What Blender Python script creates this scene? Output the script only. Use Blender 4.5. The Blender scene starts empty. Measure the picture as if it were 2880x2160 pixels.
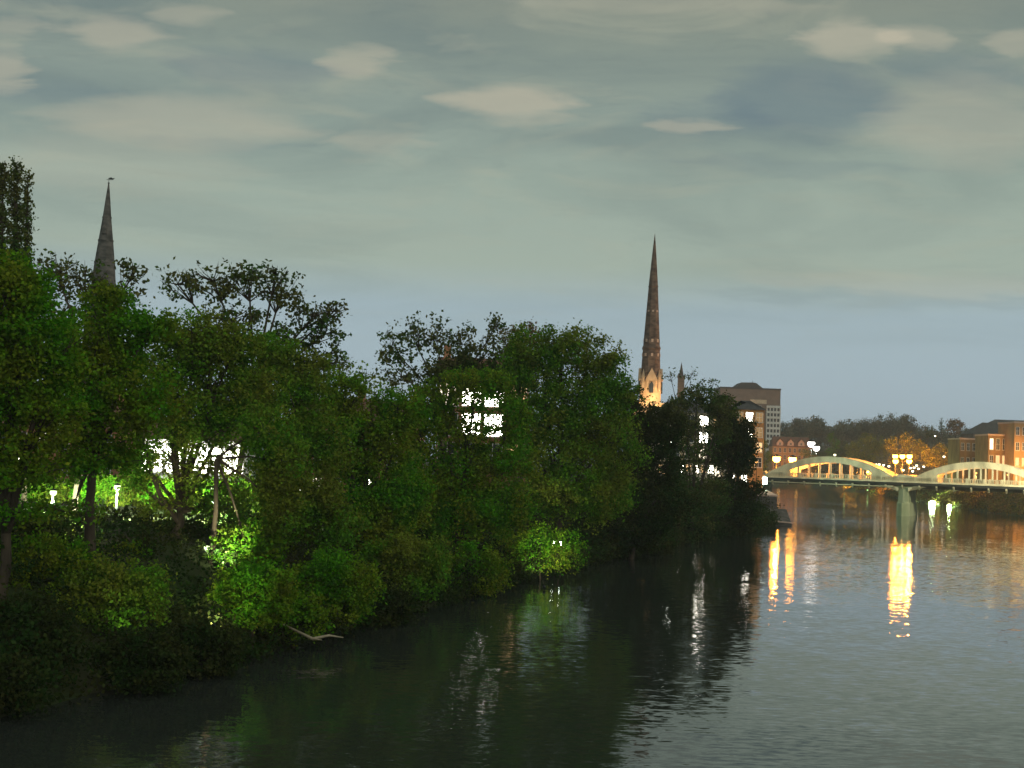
import bpy, math, random
import numpy as np
from mathutils import Vector, Matrix
R = math.radians
sc = bpy.context.scene
C = bpy.data.collections.new("place"); sc.collection.children.link(C)

HAZE = .00022
# ------------------------------------------------------------------ camera
CAMZ = 10.0; F = 4000.0; PITCH = R(2.98); ROLL = R(2.05)
_f = np.array([0, math.cos(PITCH), math.sin(PITCH)]); _u0 = np.array([0, -math.sin(PITCH), math.cos(PITCH)]); _r0 = np.array([1., 0, 0])
_r = math.cos(ROLL)*_r0 + math.sin(ROLL)*_u0; _u = -math.sin(ROLL)*_r0 + math.cos(ROLL)*_u0
cam = bpy.data.cameras.new("camera"); camo = bpy.data.objects.new("camera", cam); C.objects.link(camo)
m = Matrix.Identity(4)
for i in range(3): m[i][0], m[i][1], m[i][2] = _r[i], _u[i], -_f[i]
m[2][3] = CAMZ
camo.matrix_world = m
cam.sensor_width = 36; cam.lens = 36*F/2880; cam.clip_start = 0.5; cam.clip_end = 20000
sc.camera = camo

def W(px, py, D):
    """world point at forward distance D on the sight line through a point of the photograph"""
    d = _f + (px-1440)/F*_r + (1080-py)/F*_u
    d = d*(D/d[1]); return Vector((d[0], d[1], CAMZ+d[2]))
def hor(px):
    return 1080 + F*math.tan(PITCH)/math.cos(ROLL) + (px-1440)*math.tan(ROLL)

# ------------------------------------------------------------------ sky
SUN_EL, SUN_AZ = R(20), R(150)
world = bpy.data.worlds.new("World"); sc.world = world; world.use_nodes = True
nt = world.node_tree; nt.nodes.clear()
def N(t, **k):
    n = nt.nodes.new(t)
    for a, b in k.items(): setattr(n, a, b)
    return n
def L(a, b): nt.links.new(a, b)
def MA(op, a, b=None, c=None, clamp=False):
    n = N('ShaderNodeMath', operation=op, use_clamp=clamp)
    for i, v in enumerate((a, b, c)):
        if v is None: continue
        if isinstance(v, (int, float)): n.inputs[i].default_value = v
        else: L(v, n.inputs[i])
    return n.outputs[0]
def srgb(r, g, b):
    f = lambda v: (v/255/12.92 if v/255 <= .04045 else ((v/255+.055)/1.055)**2.4)
    return (f(r), f(g), f(b), 1)
out = N('ShaderNodeOutputWorld'); bg = N('ShaderNodeBackground')
tc = N('ShaderNodeTexCoord'); sep = N('ShaderNodeSeparateXYZ'); L(tc.outputs['Generated'], sep.inputs[0])
X, Y, Z = sep.outputs
sky = N('ShaderNodeTexSky', sky_type='NISHITA'); sky.sun_disc = False; sky.sun_elevation = SUN_EL; sky.sun_rotation = SUN_AZ
skys = N('ShaderNodeVectorMath', operation='SCALE'); L(sky.outputs[0], skys.inputs[0]); skys.inputs['Scale'].default_value = 0.05
ramp = N('ShaderNodeValToRGB'); L(MA('ADD', Z, 0.0), ramp.inputs[0])
stops = [(0.0, (160, 180, 193)), (.05, (153, 171, 182)), (.105, (148, 166, 173)), (.135, (148, 161, 149)), (.19, (141, 155, 143)), (.24, (128, 141, 132)), (.29, (121, 131, 121)), (.33, (124, 128, 115)), (1.0, (150, 157, 144))]
cr = ramp.color_ramp
while len(cr.elements) < len(stops): cr.elements.new(.5)
for e, (p, c) in zip(cr.elements, stops): e.position = p; e.color = srgb(*c)
# cloud sheet seen from below: direction projected on a plane overhead
zz = MA('ADD', MA('MAXIMUM', Z, 0.0), .11)
cmb = N('ShaderNodeCombineXYZ'); L(MA('DIVIDE', X, zz), cmb.inputs[0]); L(MA('DIVIDE', Y, zz), cmb.inputs[1])
def noise(vec, scale, det=4, rough=.5, dist=0.0):
    n = N('ShaderNodeTexNoise'); n.inputs['Scale'].default_value = scale; n.inputs['Detail'].default_value = det
    n.inputs['Roughness'].default_value = rough; n.inputs['Distortion'].default_value = dist
    L(vec, n.inputs['Vector']); return n.outputs['Fac']
mp = N('ShaderNodeMapping'); mp.inputs['Scale'].default_value = (1.0, 1.5, 1); L(cmb.outputs[0], mp.inputs[0])
n1 = noise(mp.outputs[0], .95, 7, .55, 1.4); n2 = noise(mp.outputs[0], 2.4, 6, .55, 1.2)
# lens shaped clouds, each at its own direction
warp = MA('SUBTRACT', noise(mp.outputs[0], 2.8, 6, .6), .5)
warp2 = MA('SUBTRACT', noise(mp.outputs[0], 4.5, 5, .6, .8), .5)
ysafe = MA('MAXIMUM', Y, .05)
U = MA('ADD', MA('DIVIDE', X, ysafe), MA('MULTIPLY', warp2, .07)); V = MA('ADD', MA('DIVIDE', Z, ysafe), MA('MULTIPLY', warp, .034))
front = MA('GREATER_THAN', Y, .06)
def blobs(lst):
    tot = None
    for px, py, rx, ry, a in lst:
        p = W(px, py, 1.0); u, v = p[0], p[2]-CAMZ
        du = MA('MULTIPLY', MA('SUBTRACT', U, u), F/rx); dv = MA('MULTIPLY', MA('SUBTRACT', V, v), F/ry)
        lens = MA('SUBTRACT', MA('SUBTRACT', 1.0, MA('MULTIPLY', du, du)), MA('MULTIPLY', MA('ABSOLUTE', dv), 1.05), clamp=True)
        g = MA('MULTIPLY', MA('SMOOTH_MIN', MA('MULTIPLY', lens, 1.7), 1.0, .35), a)
        tot = g if tot is None else MA('ADD', tot, g)
    return MA('MULTIPLY', tot, front)
light = blobs([(330, 95, 210, 75, .9), (-20, 190, 150, 80, .9), (60, 75, 100, 40, .5), (520, 25, 150, 40, .6), (1005, 178, 130, 60, .9), (1440, 292, 240, 75, 1.2),
               (1930, 350, 150, 38, .8), (2400, 112, 190, 75, 1.1), (2580, 112, 130, 50, .9), (500, 340, 480, 105, .75), (1050, 400, 200, 50, .55),
               (2700, 350, 330, 170, .55), (2860, 120, 120, 40, .7), (300, 460, 500, 120, .35), (1900, 10, 500, 40, .35), (2600, 800, 600, 50, .4)])
dark = blobs([(2270, 280, 330, 160, 1.0), (2000, 330, 250, 90, .5), (720, 190, 330, 80, .7), (2700, 200, 300, 90, .6), (150, 250, 250, 60, .5), (2250, 470, 500, 35, .35), (2500, 840, 700, 30, .25), (650, 405, 300, 25, .3)])
def mixc(fac, a, b, mode='MIX'):
    n = N('ShaderNodeMix', data_type='RGBA', blend_type=mode, clamp_factor=True)
    if isinstance(fac, (int, float)): n.inputs[0].default_value = fac
    else: L(fac, n.inputs[0])
    for i, v in ((6, a), (7, b)):
        if isinstance(v, tuple): n.inputs[i].default_value = v
        else: L(v, n.inputs[i])
    return n.outputs[2]
hi = MA('MULTIPLY_ADD', Z, 4.5, -.25, clamp=True)      # clouds thin out towards the clear band at the horizon
hi = MA('MINIMUM', hi, 1.0)
c = ramp.outputs[0]
c = mixc(MA('MULTIPLY', MA('MULTIPLY_ADD', n1, 4.2, -1.75, clamp=True), MA('MULTIPLY', hi, .62)), c, srgb(96, 112, 112))
c = mixc(MA('MULTIPLY', MA('MULTIPLY_ADD', n2, 5.0, -2.5, clamp=True), MA('MULTIPLY', hi, .42)), c, srgb(160, 160, 140))
n4 = noise(mp.outputs[0], 7.5, 8, .62, 2.0)
c = mixc(MA('MULTIPLY', MA('MULTIPLY_ADD', n4, 6.0, -3.2, clamp=True), MA('MULTIPLY', hi, .16)), c, srgb(92, 104, 104))
c = mixc(MA('MULTIPLY', dark, .5), c, srgb(84, 104, 116))
c = mixc(MA('MULTIPLY', light, .6), c, srgb(168, 163, 144))
c = mixc(.06, c, skys.outputs[0])
below = MA('LESS_THAN', Z, 0.0)
L(c, bg.inputs[0]); bg.inputs[1].default_value = 1.3; L(bg.outputs[0], out.inputs[0])

# ------------------------------------------------------------------ dusk sun, put on the camera side as soft fill for the foliage
sl = bpy.data.lights.new("fill_sun", 'SUN'); so = bpy.data.objects.new("fill_sun", sl); C.objects.link(so)
sl.energy = .52; sl.angle = R(30); sl.color = (1, .97, .8)
so.rotation_euler = Vector((math.sin(SUN_AZ)*math.cos(SUN_EL), math.cos(SUN_AZ)*math.cos(SUN_EL), math.sin(SUN_EL))).to_track_quat('Z', 'Y').to_euler()
sc.view_settings.view_transform = 'Standard'; sc.view_settings.look = 'None'; sc.view_settings.exposure = 0; sc.view_settings.gamma = 1
sc.cycles.max_bounces = 6; sc.cycles.diffuse_bounces = 4; sc.cycles.glossy_bounces = 2; sc.cycles.transmission_bounces = 3; sc.cycles.transparent_max_bounces = 4
sc.cycles.volume_bounces = 0; sc.cycles.sample_clamp_indirect = 6; sc.cycles.caustics_reflective = False; sc.cycles.caustics_refractive = False

# ------------------------------------------------------------------ helpers
def tag(o, label=None, cat=None, group=None, kind=None):
    if label: o['label'] = label
    if cat: o['category'] = cat
    if group: o['group'] = group
    if kind: o['kind'] = kind
    return o
def empty(name, loc, rz=0, label=None, cat=None, group=None):
    o = bpy.data.objects.new(name, None); C.objects.link(o); o.location = loc; o.rotation_euler = (0, 0, rz); o.empty_display_size = .5
    return tag(o, label, cat, group)
class MB:
    def __init__(s): s.v = []; s.f = []; s.mi = []
    def box(s, x0, x1, y0, y1, z0, z1):
        b = len(s.v)
        s.v += [(x0,y0,z0),(x1,y0,z0),(x1,y1,z0),(x0,y1,z0),(x0,y0,z1),(x1,y0,z1),(x1,y1,z1),(x0,y1,z1)]
        s.f += [tuple(b+i for i in q) for q in ((0,3,2,1),(4,5,6,7),(0,1,5,4),(1,2,6,5),(2,3,7,6),(3,0,4,7))]; return s
    def tube(s, pts, rad, n=7, cap=True):
        pts = [Vector(p) for p in pts]; base = len(s.v)
        for i, p in enumerate(pts):
            t = (pts[min(i+1, len(pts)-1)]-pts[max(i-1, 0)]).normalized()
            a = t.cross(Vector((0, 0, 1)) if abs(t.z) < .95 else Vector((1, 0, 0))).normalized(); b = t.cross(a)
            for k in range(n):
                an = 2*math.pi*k/n; s.v.append(tuple(p+(a*math.cos(an)+b*math.sin(an))*rad[i]))
        for i in range(len(pts)-1):
            for k in range(n):
                s.f.append((base+i*n+k, base+i*n+(k+1) % n, base+(i+1)*n+(k+1) % n, base+(i+1)*n+k))
        if cap: s.f += [tuple(base+k for k in range(n))[::-1], tuple(base+(len(pts)-1)*n+k for k in range(n))]
        return s
    def lathe(s, prof, n=8, cx=0, cy=0, rot=0):
        base = len(s.v)
        for r, z in prof:
            for k in range(n):
                an = 2*math.pi*(k+.5)/n+rot; s.v.append((cx+r*math.cos(an), cy+r*math.sin(an), z))
        for i in range(len(prof)-1):
            for k in range(n):
                s.f.append((base+i*n+k, base+i*n+(k+1) % n, base+(i+1)*n+(k+1) % n, base+(i+1)*n+k))
        s.f += [tuple(base+k for k in range(n))[::-1], tuple(base+(len(prof)-1)*n+k for k in range(n))]; return s
    def prism(s, poly, y0, y1):          # polygon in xz, extruded along y
        b = len(s.v); n = len(poly)
        s.v += [(x, y0, z) for x, z in poly]+[(x, y1, z) for x, z in poly]
        s.f += [tuple(range(b, b+n)), tuple(range(b+2*n-1, b+n-1, -1))]
        s.f += [(b+i, b+n+i, b+n+(i+1) % n, b+(i+1) % n) for i in range(n)]; return s
    def mesh(s, name, mt):
        me = bpy.data.meshes.new(name); me.from_pydata(s.v, [], s.f); me.materials.append(mt); me.update(); return me
    def build(s, name, mt, parent=None, loc=None, rot=None, smooth=False):
        me = s.mesh(name, mt)
        if smooth: me.shade_smooth()
        return put(me, name, parent, loc, rot)
def put(me, name, parent=None, loc=None, rot=None):
    o = bpy.data.objects.new(name, me); C.objects.link(o)
    if parent: o.parent = parent
    if loc is not None: o.location = loc
    if rot is not None: o.rotation_euler = rot
    return o
def mat(name, col, rough=.8, col2=None, scale=1.0, det=5, emit=None, es=1.0, bump=0, metal=0, spec=.3, vec='Object', stretch=(1, 1, 1), lo=.35, hi=.65):
    mt = bpy.data.materials.new(name); mt.use_nodes = True; t = mt.node_tree; b = t.nodes['Principled BSDF']
    b.inputs['Base Color'].default_value = (*col, 1); b.inputs['Roughness'].default_value = rough; b.inputs['Metallic'].default_value = metal
    b.inputs['Specular IOR Level'].default_value = spec
    if emit: b.inputs['Emission Color'].default_value = (*emit, 1); b.inputs['Emission Strength'].default_value = es
    if col2:
        tcn = t.nodes.new('ShaderNodeTexCoord'); mpn = t.nodes.new('ShaderNodeMapping'); mpn.inputs['Scale'].default_value = stretch
        n = t.nodes.new('ShaderNodeTexNoise'); n.inputs['Scale'].default_value = scale; n.inputs['Detail'].default_value = det
        t.links.new(tcn.outputs[vec], mpn.inputs[0]); t.links.new(mpn.outputs[0], n.inputs['Vector'])
        r = t.nodes.new('ShaderNodeMapRange'); r.inputs[1].default_value = lo; r.inputs[2].default_value = hi; t.links.new(n.outputs[0], r.inputs[0])
        x = t.nodes.new('ShaderNodeMix'); x.data_type = 'RGBA'; x.inputs[6].default_value = (*col, 1); x.inputs[7].default_value = (*col2, 1)
        t.links.new(r.outputs[0], x.inputs[0]); t.links.new(x.outputs[2], b.inputs['Base Color'])
        if bump:
            bn = t.nodes.new('ShaderNodeBump'); bn.inputs['Strength'].default_value = bump; bn.inputs['Distance'].default_value = .1
            t.links.new(n.outputs[0], bn.inputs['Height']); t.links.new(bn.outputs[0], b.inputs['Normal'])
    return mt
def leafmat(name, c1, c2, trans=.35, scale=.35):
    mt = bpy.data.materials.new(name); mt.use_nodes = True; t = mt.node_tree; t.nodes.clear()
    o = t.nodes.new('ShaderNodeOutputMaterial'); d = t.nodes.new('ShaderNodeBsdfDiffuse'); tr = t.nodes.new('ShaderNodeBsdfTranslucent'); ms = t.nodes.new('ShaderNodeMixShader')
    tcn = t.nodes.new('ShaderNodeTexCoord'); n = t.nodes.new('ShaderNodeTexNoise'); n.inputs['Scale'].default_value = scale; n.inputs['Detail'].default_value = 3
    t.links.new(tcn.outputs['Object'], n.inputs['Vector'])
    g = t.nodes.new('ShaderNodeNewGeometry'); r = t.nodes.new('ShaderNodeMapRange'); r.inputs[1].default_value = .38; r.inputs[2].default_value = .62
    t.links.new(n.outputs[0], r.inputs[0])
    a = t.nodes.new('ShaderNodeMath'); a.operation = 'MULTIPLY_ADD'; a.inputs[1].default_value = .5; a.inputs[2].default_value = -.25
    t.links.new(g.outputs['Random Per Island'], a.inputs[0])
    s = t.nodes.new('ShaderNodeMath'); s.operation = 'ADD'; s.use_clamp = True; t.links.new(r.outputs[0], s.inputs[0]); t.links.new(a.outputs[0], s.inputs[1])
    x = t.nodes.new('ShaderNodeMix'); x.data_type = 'RGBA'; x.inputs[6].default_value = (*c1, 1); x.inputs[7].default_value = (*c2, 1)
    t.links.new(s.outputs[0], x.inputs[0])
    # leaf to leaf variation of brightness
    v = t.nodes.new('ShaderNodeHueSaturation'); mr = t.nodes.new('ShaderNodeMapRange'); mr.inputs[3].default_value = .6; mr.inputs[4].default_value = 1.45
    fr = t.nodes.new('ShaderNodeMath'); fr.operation = 'FRACT'; ml = t.nodes.new('ShaderNodeMath'); ml.operation = 'MULTIPLY'; ml.inputs[1].default_value = 7.31
    t.links.new(g.outputs['Random Per Island'], ml.inputs[0]); t.links.new(ml.outputs[0], fr.inputs[0]); t.links.new(fr.outputs[0], mr.inputs[0])
    t.links.new(x.outputs[2], v.inputs['Color']); t.links.new(mr.outputs[0], v.inputs['Value'])
    t.links.new(v.outputs[0], d.inputs[0]); t.links.new(v.outputs[0], tr.inputs[0]); ms.inputs[0].default_value = trans
    t.links.new(d.outputs[0], ms.inputs[1]); t.links.new(tr.outputs[0], ms.inputs[2]); t.links.new(ms.outputs[0], o.inputs[0])
    return mt
def emat(name, col, s): return mat(name, (.02, .02, .02), emit=col, es=s)

M = dict(
    leaf_green=leafmat('leaf_green', (.075, .27, .012), (.19, .23, .02)),
    leaf_shade=leafmat('leaf_shade', (.025, .06, .014), (.055, .06, .018)),  # shade of the dark lower bank put into the leaf colour
    leaf_olive=leafmat('leaf_olive', (.19, .22, .03), (.09, .26, .018)),
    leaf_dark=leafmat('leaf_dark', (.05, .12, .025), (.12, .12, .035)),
    leaf_brown=leafmat('leaf_brown', (.22, .14, .06), (.12, .14, .035)),
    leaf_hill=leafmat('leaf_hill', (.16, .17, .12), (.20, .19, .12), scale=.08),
    leaf_yellow=leafmat('leaf_yellow', (.28, .26, .05), (.18, .22, .05)),
    leaf_orange_lit=leafmat('leaf_orange_lit', (.30, .17, .08), (.22, .13, .05), scale=.15),  # orange lamplight on the skyline tree put into its leaf colour
    bark=mat('bark', (.045, .035, .025), .95, (.09, .07, .05), 3, stretch=(1, 1, .3), bump=.5),
    twig=mat('pale_dead_wood', (.42, .36, .26), .9, (.28, .23, .16), 4),
    stone=mat('dark_red_sandstone', (.07, .045, .04), .9, (.20, .14, .11), .7, bump=.4, stretch=(1, 1, 2)),
    stone_light=mat('pale_sandstone', (.55, .42, .30), .9, (.42, .31, .22), .8, bump=.3),
    stone_grey=mat('grey_weathered_stone', (.05, .048, .045), .9, (.15, .135, .125), .6, bump=.4, stretch=(1, 1, 2)),
    band=mat('pale_stone_dressing', (.60, .44, .36), .9, (.48, .34, .28), 2),
    concrete=mat('cream_painted_concrete', (.80, .72, .50), .8, (.42, .38, .26), .55, det=9, stretch=(1, 1, .35), lo=.4, hi=.75, bump=.15),
    concrete_dark=mat('stained_concrete', (.10, .10, .08), .9, (.17, .16, .12), .6, stretch=(1, 1, .2)),
    beam_shade=mat('shaded_edge_beam', (.025, .03, .028), .7, (.05, .05, .045), .6),  # edge beam colour darkened for the shade below the lit parapet
    concrete_pier=mat('pier_concrete', (.36, .38, .26), .85, (.22, .26, .16), .5, stretch=(1, 1, .25), bump=.2),
    asphalt=mat('asphalt', (.05, .05, .05), .9, (.07, .07, .065), 2),
    soil=mat('bank_soil', (.035, .03, .018), 1, (.05, .045, .025), .8),
    brick=mat('red_brick', (.28, .12, .07), .9, (.36, .17, .10), .7, bump=.2),
    brick_brown=mat('brown_brick', (.17, .13, .11), .9, (.22, .17, .14), .3),
    brick_tan=mat('orange_tan_brick', (.46, .27, .12), .9, (.36, .20, .09), .25, stretch=(1, 1, .5)),
    brick_ochre=mat('ochre_brown_brick', (.30, .19, .09), .9, (.20, .12, .06), .5, stretch=(1, 1, .4), bump=.2),
    render=mat('white_render', (.75, .74, .70), .8, (.62, .61, .57), .4),
    cream=mat('cream_render', (.62, .52, .38), .8, (.5, .42, .3), .4),
    slate=mat('slate_roof', (.05, .05, .055), .7, (.09, .085, .085), 1.2, stretch=(1, 1, 3)),
    tile=mat('clay_tile_roof', (.12, .06, .045), .8, (.17, .09, .06), 1.2),
    metal=mat('dark_painted_metal', (.03, .035, .035), .5, metal=.6),
    frame=mat('white_window_frame', (.7, .7, .68), .6),
    frame_dark=mat('dark_window_frame', (.06, .05, .05), .6),
    glass=mat('dark_window_glass', (.03, .035, .04), .08, spec=.6),
    win_white=emat('lit_window_white', (1, .95, .78), 22),
    win_mid=emat('lit_window_soft', (1, .86, .62), 2.2),
    win_warm=emat('lit_window_warm', (1, .62, .28), 1.4),
    win_dim=emat('lit_window_dim', (1, .6, .25), .35),
    bulb_orange=emat('sodium_bulb', (1, .34, .03), 55),
    bulb_white=emat('white_bulb', (.9, 1, .78), 45),
    bulb_soft=emat('shaded_bulb', (.8, 1, .5), 3),
    bulb_far=emat('white_bridge_bulb', (1, .97, .9), 4),
    bulb_dim=emat('dim_sodium_bulb', (1, .5, .12), 3), bulb_green=emat('green_bulb', (.5, 1, .35), 2),
    bulb_small=emat('small_far_bulb', (1, .85, .55), 6),
    bulb_flood=emat('flood_bulb', (.75, 1, .55), 90),
)
# ------------------------------------------------------------------ river and land
LEFT = [(-70, -160), (-50, -60), (-37, 0), (-27, 25), (-18.6, 50), (-9.8, 77), (2.2, 121), (19, 172), (38, 224), (47.5, 255), (51.5, 285), (55.5, 318), (59, 335), (66, 370), (74, 420), (78, 500), (60, 610), (-40, 690), (-400, 790)]
RIGHT = [(-400, 960), (0, 900), (120, 860), (164, 790), (163, 650), (147, 533), (130, 400), (127, 320), (108, 255), (72, 120), (46, 30), (40, -60), (40, -160)]
POLY = np.array(LEFT+RIGHT, float)
def sdist(P):
    """distance to the shore, positive on land"""
    P = np.atleast_2d(P).astype(float); best = np.full(len(P), 1e9); inside = np.zeros(len(P), bool)
    A = POLY; B = np.roll(POLY, -1, 0)
    for a, b in zip(A, B):
        ab = b-a; t = np.clip(((P-a)@ab)/(ab@ab), 0, 1); q = a+t[:, None]*ab
        best = np.minimum(best, np.hypot(*(P-q).T))
        cond = ((a[1] > P[:, 1]) != (b[1] > P[:, 1]))
        with np.errstate(divide='ignore', invalid='ignore'):
            xi = (b[0]-a[0])*(P[:, 1]-a[1])/(b[1]-a[1] if b[1] != a[1] else 1e-9)+a[0]
        inside ^= cond & (P[:, 0] < xi)
    return np.where(inside, -best, best)
def height(P):
    P = np.atleast_2d(P).astype(float); d = sdist(P)
    h = np.interp(d, [-6, -1, 0, 1.5, 4, 9, 16, 60, 200, 3000], [-2.5, -.7, 0.05, .7, 1.9, 4.2, 5.0, 5.6, 7.5, 12])
    x, y = P.T
    land = np.clip((d-2)/12, 0, 1)
    h = h+land*(.35*np.sin(x*.21+1.3*np.sin(y*.13))*np.cos(y*.17)+.2*np.sin(x*.53+y*.37))
    hill = 15*np.clip((y-640)/330, 0, 1)**1.3*np.clip((x-20)/160, 0, 1)
    hill += 4*np.clip((x-170)/120, 0, 1)*np.clip((y-380)/200, 0, 1)
    return h+np.clip(d/60, 0, 1)*hill
def gz(x, y): return float(height([(x, y)])[0])
xs = np.unique(np.concatenate([np.arange(-1500, -300, 200), np.arange(-300, -80, 10), np.arange(-80, 190, 2.5), np.arange(190, 480, 10), np.arange(480, 1700, 200)]))
ys = np.unique(np.concatenate([np.arange(-800, -170, 100), np.arange(-170, 30, 10), np.arange(30, 440, 2.5), np.arange(440, 1000, 8), np.arange(1000, 1500, 50), np.arange(1500, 2301, 200)]))
gx, gy = np.meshgrid(xs, ys); P2 = np.stack([gx.ravel(), gy.ravel()], 1); hz = height(P2)
nx, ny = len(xs), len(ys)
ii = (np.arange(ny-1)[:, None]*nx+np.arange(nx-1)[None]).ravel()
def npmesh(name, verts, quads, mt):
    me = bpy.data.meshes.new(name); n, q = len(verts), len(quads)
    me.vertices.add(n); me.vertices.foreach_set('co', np.ascontiguousarray(verts, np.float32).ravel())
    me.loops.add(q*4); me.loops.foreach_set('vertex_index', np.ascontiguousarray(quads, np.int32).ravel())
    me.polygons.add(q); me.polygons.foreach_set('loop_start', np.arange(0, q*4, 4, dtype=np.int32))
    me.materials.append(mt); me.update(calc_edges=True); return me
ground_mat = mat('ground_grass_and_soil', (.03, .055, .012), 1, (.055, .05, .025), .22, vec='Object')
me = npmesh('ground', np.stack([P2[:, 0], P2[:, 1], hz], 1), np.stack([ii, ii+1, ii+nx+1, ii+nx], 1), ground_mat); me.shade_smooth()
tag(put(me, 'ground'), kind='structure')

wm = bpy.data.materials.new('river_water'); wm.use_nodes = True; t = wm.node_tree; b = t.nodes['Principled BSDF']
b.inputs['Base Color'].default_value = (.032, .038, .034, 1); b.inputs['IOR'].default_value = 1.42
tcn = t.nodes.new('ShaderNodeTexCoord')
def wn(scale, det, stretch=(1, 1, 1), dist=0):
    mpn = t.nodes.new('ShaderNodeMapping'); mpn.inputs['Scale'].default_value = stretch; n = t.nodes.new('ShaderNodeTexNoise')
    n.inputs['Scale'].default_value = scale; n.inputs['Detail'].default_value = det; n.inputs['Distortion'].default_value = dist
    t.links.new(tcn.outputs['Object'], mpn.inputs[0]); t.links.new(mpn.outputs[0], n.inputs['Vector']); return n.outputs[0]
def wmath(op, a, bb, c=None, clamp=False):
    n = t.nodes.new('ShaderNodeMath'); n.operation = op; n.use_clamp = clamp
    for i, v in enumerate((a, bb, c)):
        if v is None: continue
        if isinstance(v, (int, float)): n.inputs[i].default_value = v
        else: t.links.new(v, n.inputs[i])
    return n.outputs[0]
patch = wmath('MULTIPLY_ADD', wn(.035, 2, (1, .5, 1), .6), 5.0, -2.3, True)
def wcol(scale, det, stretch, amp):
    """random surface slopes: the colour channels of a noise read as a tilt of the water normal"""
    mpn = t.nodes.new('ShaderNodeMapping'); mpn.inputs['Scale'].default_value = stretch; n = t.nodes.new('ShaderNodeTexNoise')
    n.inputs['Scale'].default_value = scale; n.inputs['Detail'].default_value = det; n.inputs['Roughness'].default_value = .6
    t.links.new(tcn.outputs['Object'], mpn.inputs[0]); t.links.new(mpn.outputs[0], n.inputs['Vector'])
    sb = t.nodes.new('ShaderNodeVectorMath'); sb.operation = 'SUBTRACT'; sb.inputs[1].default_value = (.5, .5, .5); t.links.new(n.outputs['Color'], sb.inputs[0])
    sc_ = t.nodes.new('ShaderNodeVectorMath'); sc_.operation = 'SCALE'; t.links.new(sb.outputs[0], sc_.inputs[0])
    if isinstance(amp, float): sc_.inputs['Scale'].default_value = amp
    else: t.links.new(amp, sc_.inputs['Scale'])
    return sc_.outputs[0]
va = t.nodes.new('ShaderNodeVectorMath'); t.links.new(wcol(.22, 2, (.7, 1.3, 1), .035), va.inputs[0]); t.links.new(wcol(2.1, 3, (.7, 1.6, 1), wmath('MULTIPLY_ADD', patch, .14, .115)), va.inputs[1])
vm = t.nodes.new('ShaderNodeVectorMath'); vm.operation = 'MULTIPLY'; vm.inputs[1].default_value = (1, 1, 0); t.links.new(va.outputs[0], vm.inputs[0])
vz = t.nodes.new('ShaderNodeVectorMath'); vz.inputs[1].default_value = (0, 0, 1); t.links.new(vm.outputs[0], vz.inputs[0])
vn = t.nodes.new('ShaderNodeVectorMath'); vn.operation = 'NORMALIZE'; t.links.new(vz.outputs[0], vn.inputs[0]); t.links.new(vn.outputs[0], b.inputs['Normal'])
b.inputs['Roughness'].default_value = .03
tag(MB().box(-480, 240, -300, 1000, -.02, 0).build('river_water', wm), kind='structure')

# ------------------------------------------------------------------ foliage
rng = np.random.default_rng(7)
def leaves(centres, radii, counts, size, seed, flat=.6):
    g = np.random.default_rng(seed)
    idx = np.repeat(np.arange(len(centres)), counts); n = len(idx)
    p = centres[idx]+g.normal(size=(n, 3))*radii[idx][:, None]*np.array([.55, .55, .45])
    nrm = g.normal(size=(n, 3)); nrm[:, 2] *= 1.2; nrm /= np.linalg.norm(nrm, axis=1)[:, None]
    a = np.cross(nrm, g.normal(size=(n, 3))); a /= np.linalg.norm(a, axis=1)[:, None]; bb = np.cross(nrm, a)
    s = size*g.uniform(.65, 1.35, n)[:, None]
    v = np.stack([p-a*s*.5, p+bb*s*.33-a*s*.05, p+a*s*.5, p-bb*s*.33-a*s*.05], 1).reshape(-1, 3)
    q = np.arange(n*4).reshape(-1, 4); return v, q
def crown_arrays(ells, size, lai, seed, cl=.22, gap=0.0):
    """ells: list of (centre, (rx,ry,rz)); clumps spread through each lobe, more of them near its skin"""
    g = np.random.default_rng(seed); cs = []; rs = []; ns = []
    for c, r, lm in ells:
        r = np.array(r); area = math.pi*r[0]*r[2]; tot = int(lai*lm*area/(.33*size*size))
        crad = max(cl*float(min(r[0], r[2])), size*1.6)
        nc = int(min(900, max(14, 5.0*area/(math.pi*crad**2)*(1-gap))))
        d = g.normal(size=(nc, 3)); d /= np.linalg.norm(d, axis=1)[:, None]
        rad = g.uniform(0, 1, nc)**.38*(1+g.normal(size=nc)*.10)
        cs.append(np.array(c)+d*rad[:, None]*r*(1-.35*cl)); rs.append(crad*g.uniform(.6, 1.3, nc)); 
        w = g.uniform(.3, 1.7, nc); ns.append(np.maximum(3, (tot/nc*w)).astype(int))
    return np.concatenate(cs), np.concatenate(rs), np.concatenate(ns)
NL = [0]
BT = 'trees along the river bank'
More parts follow.
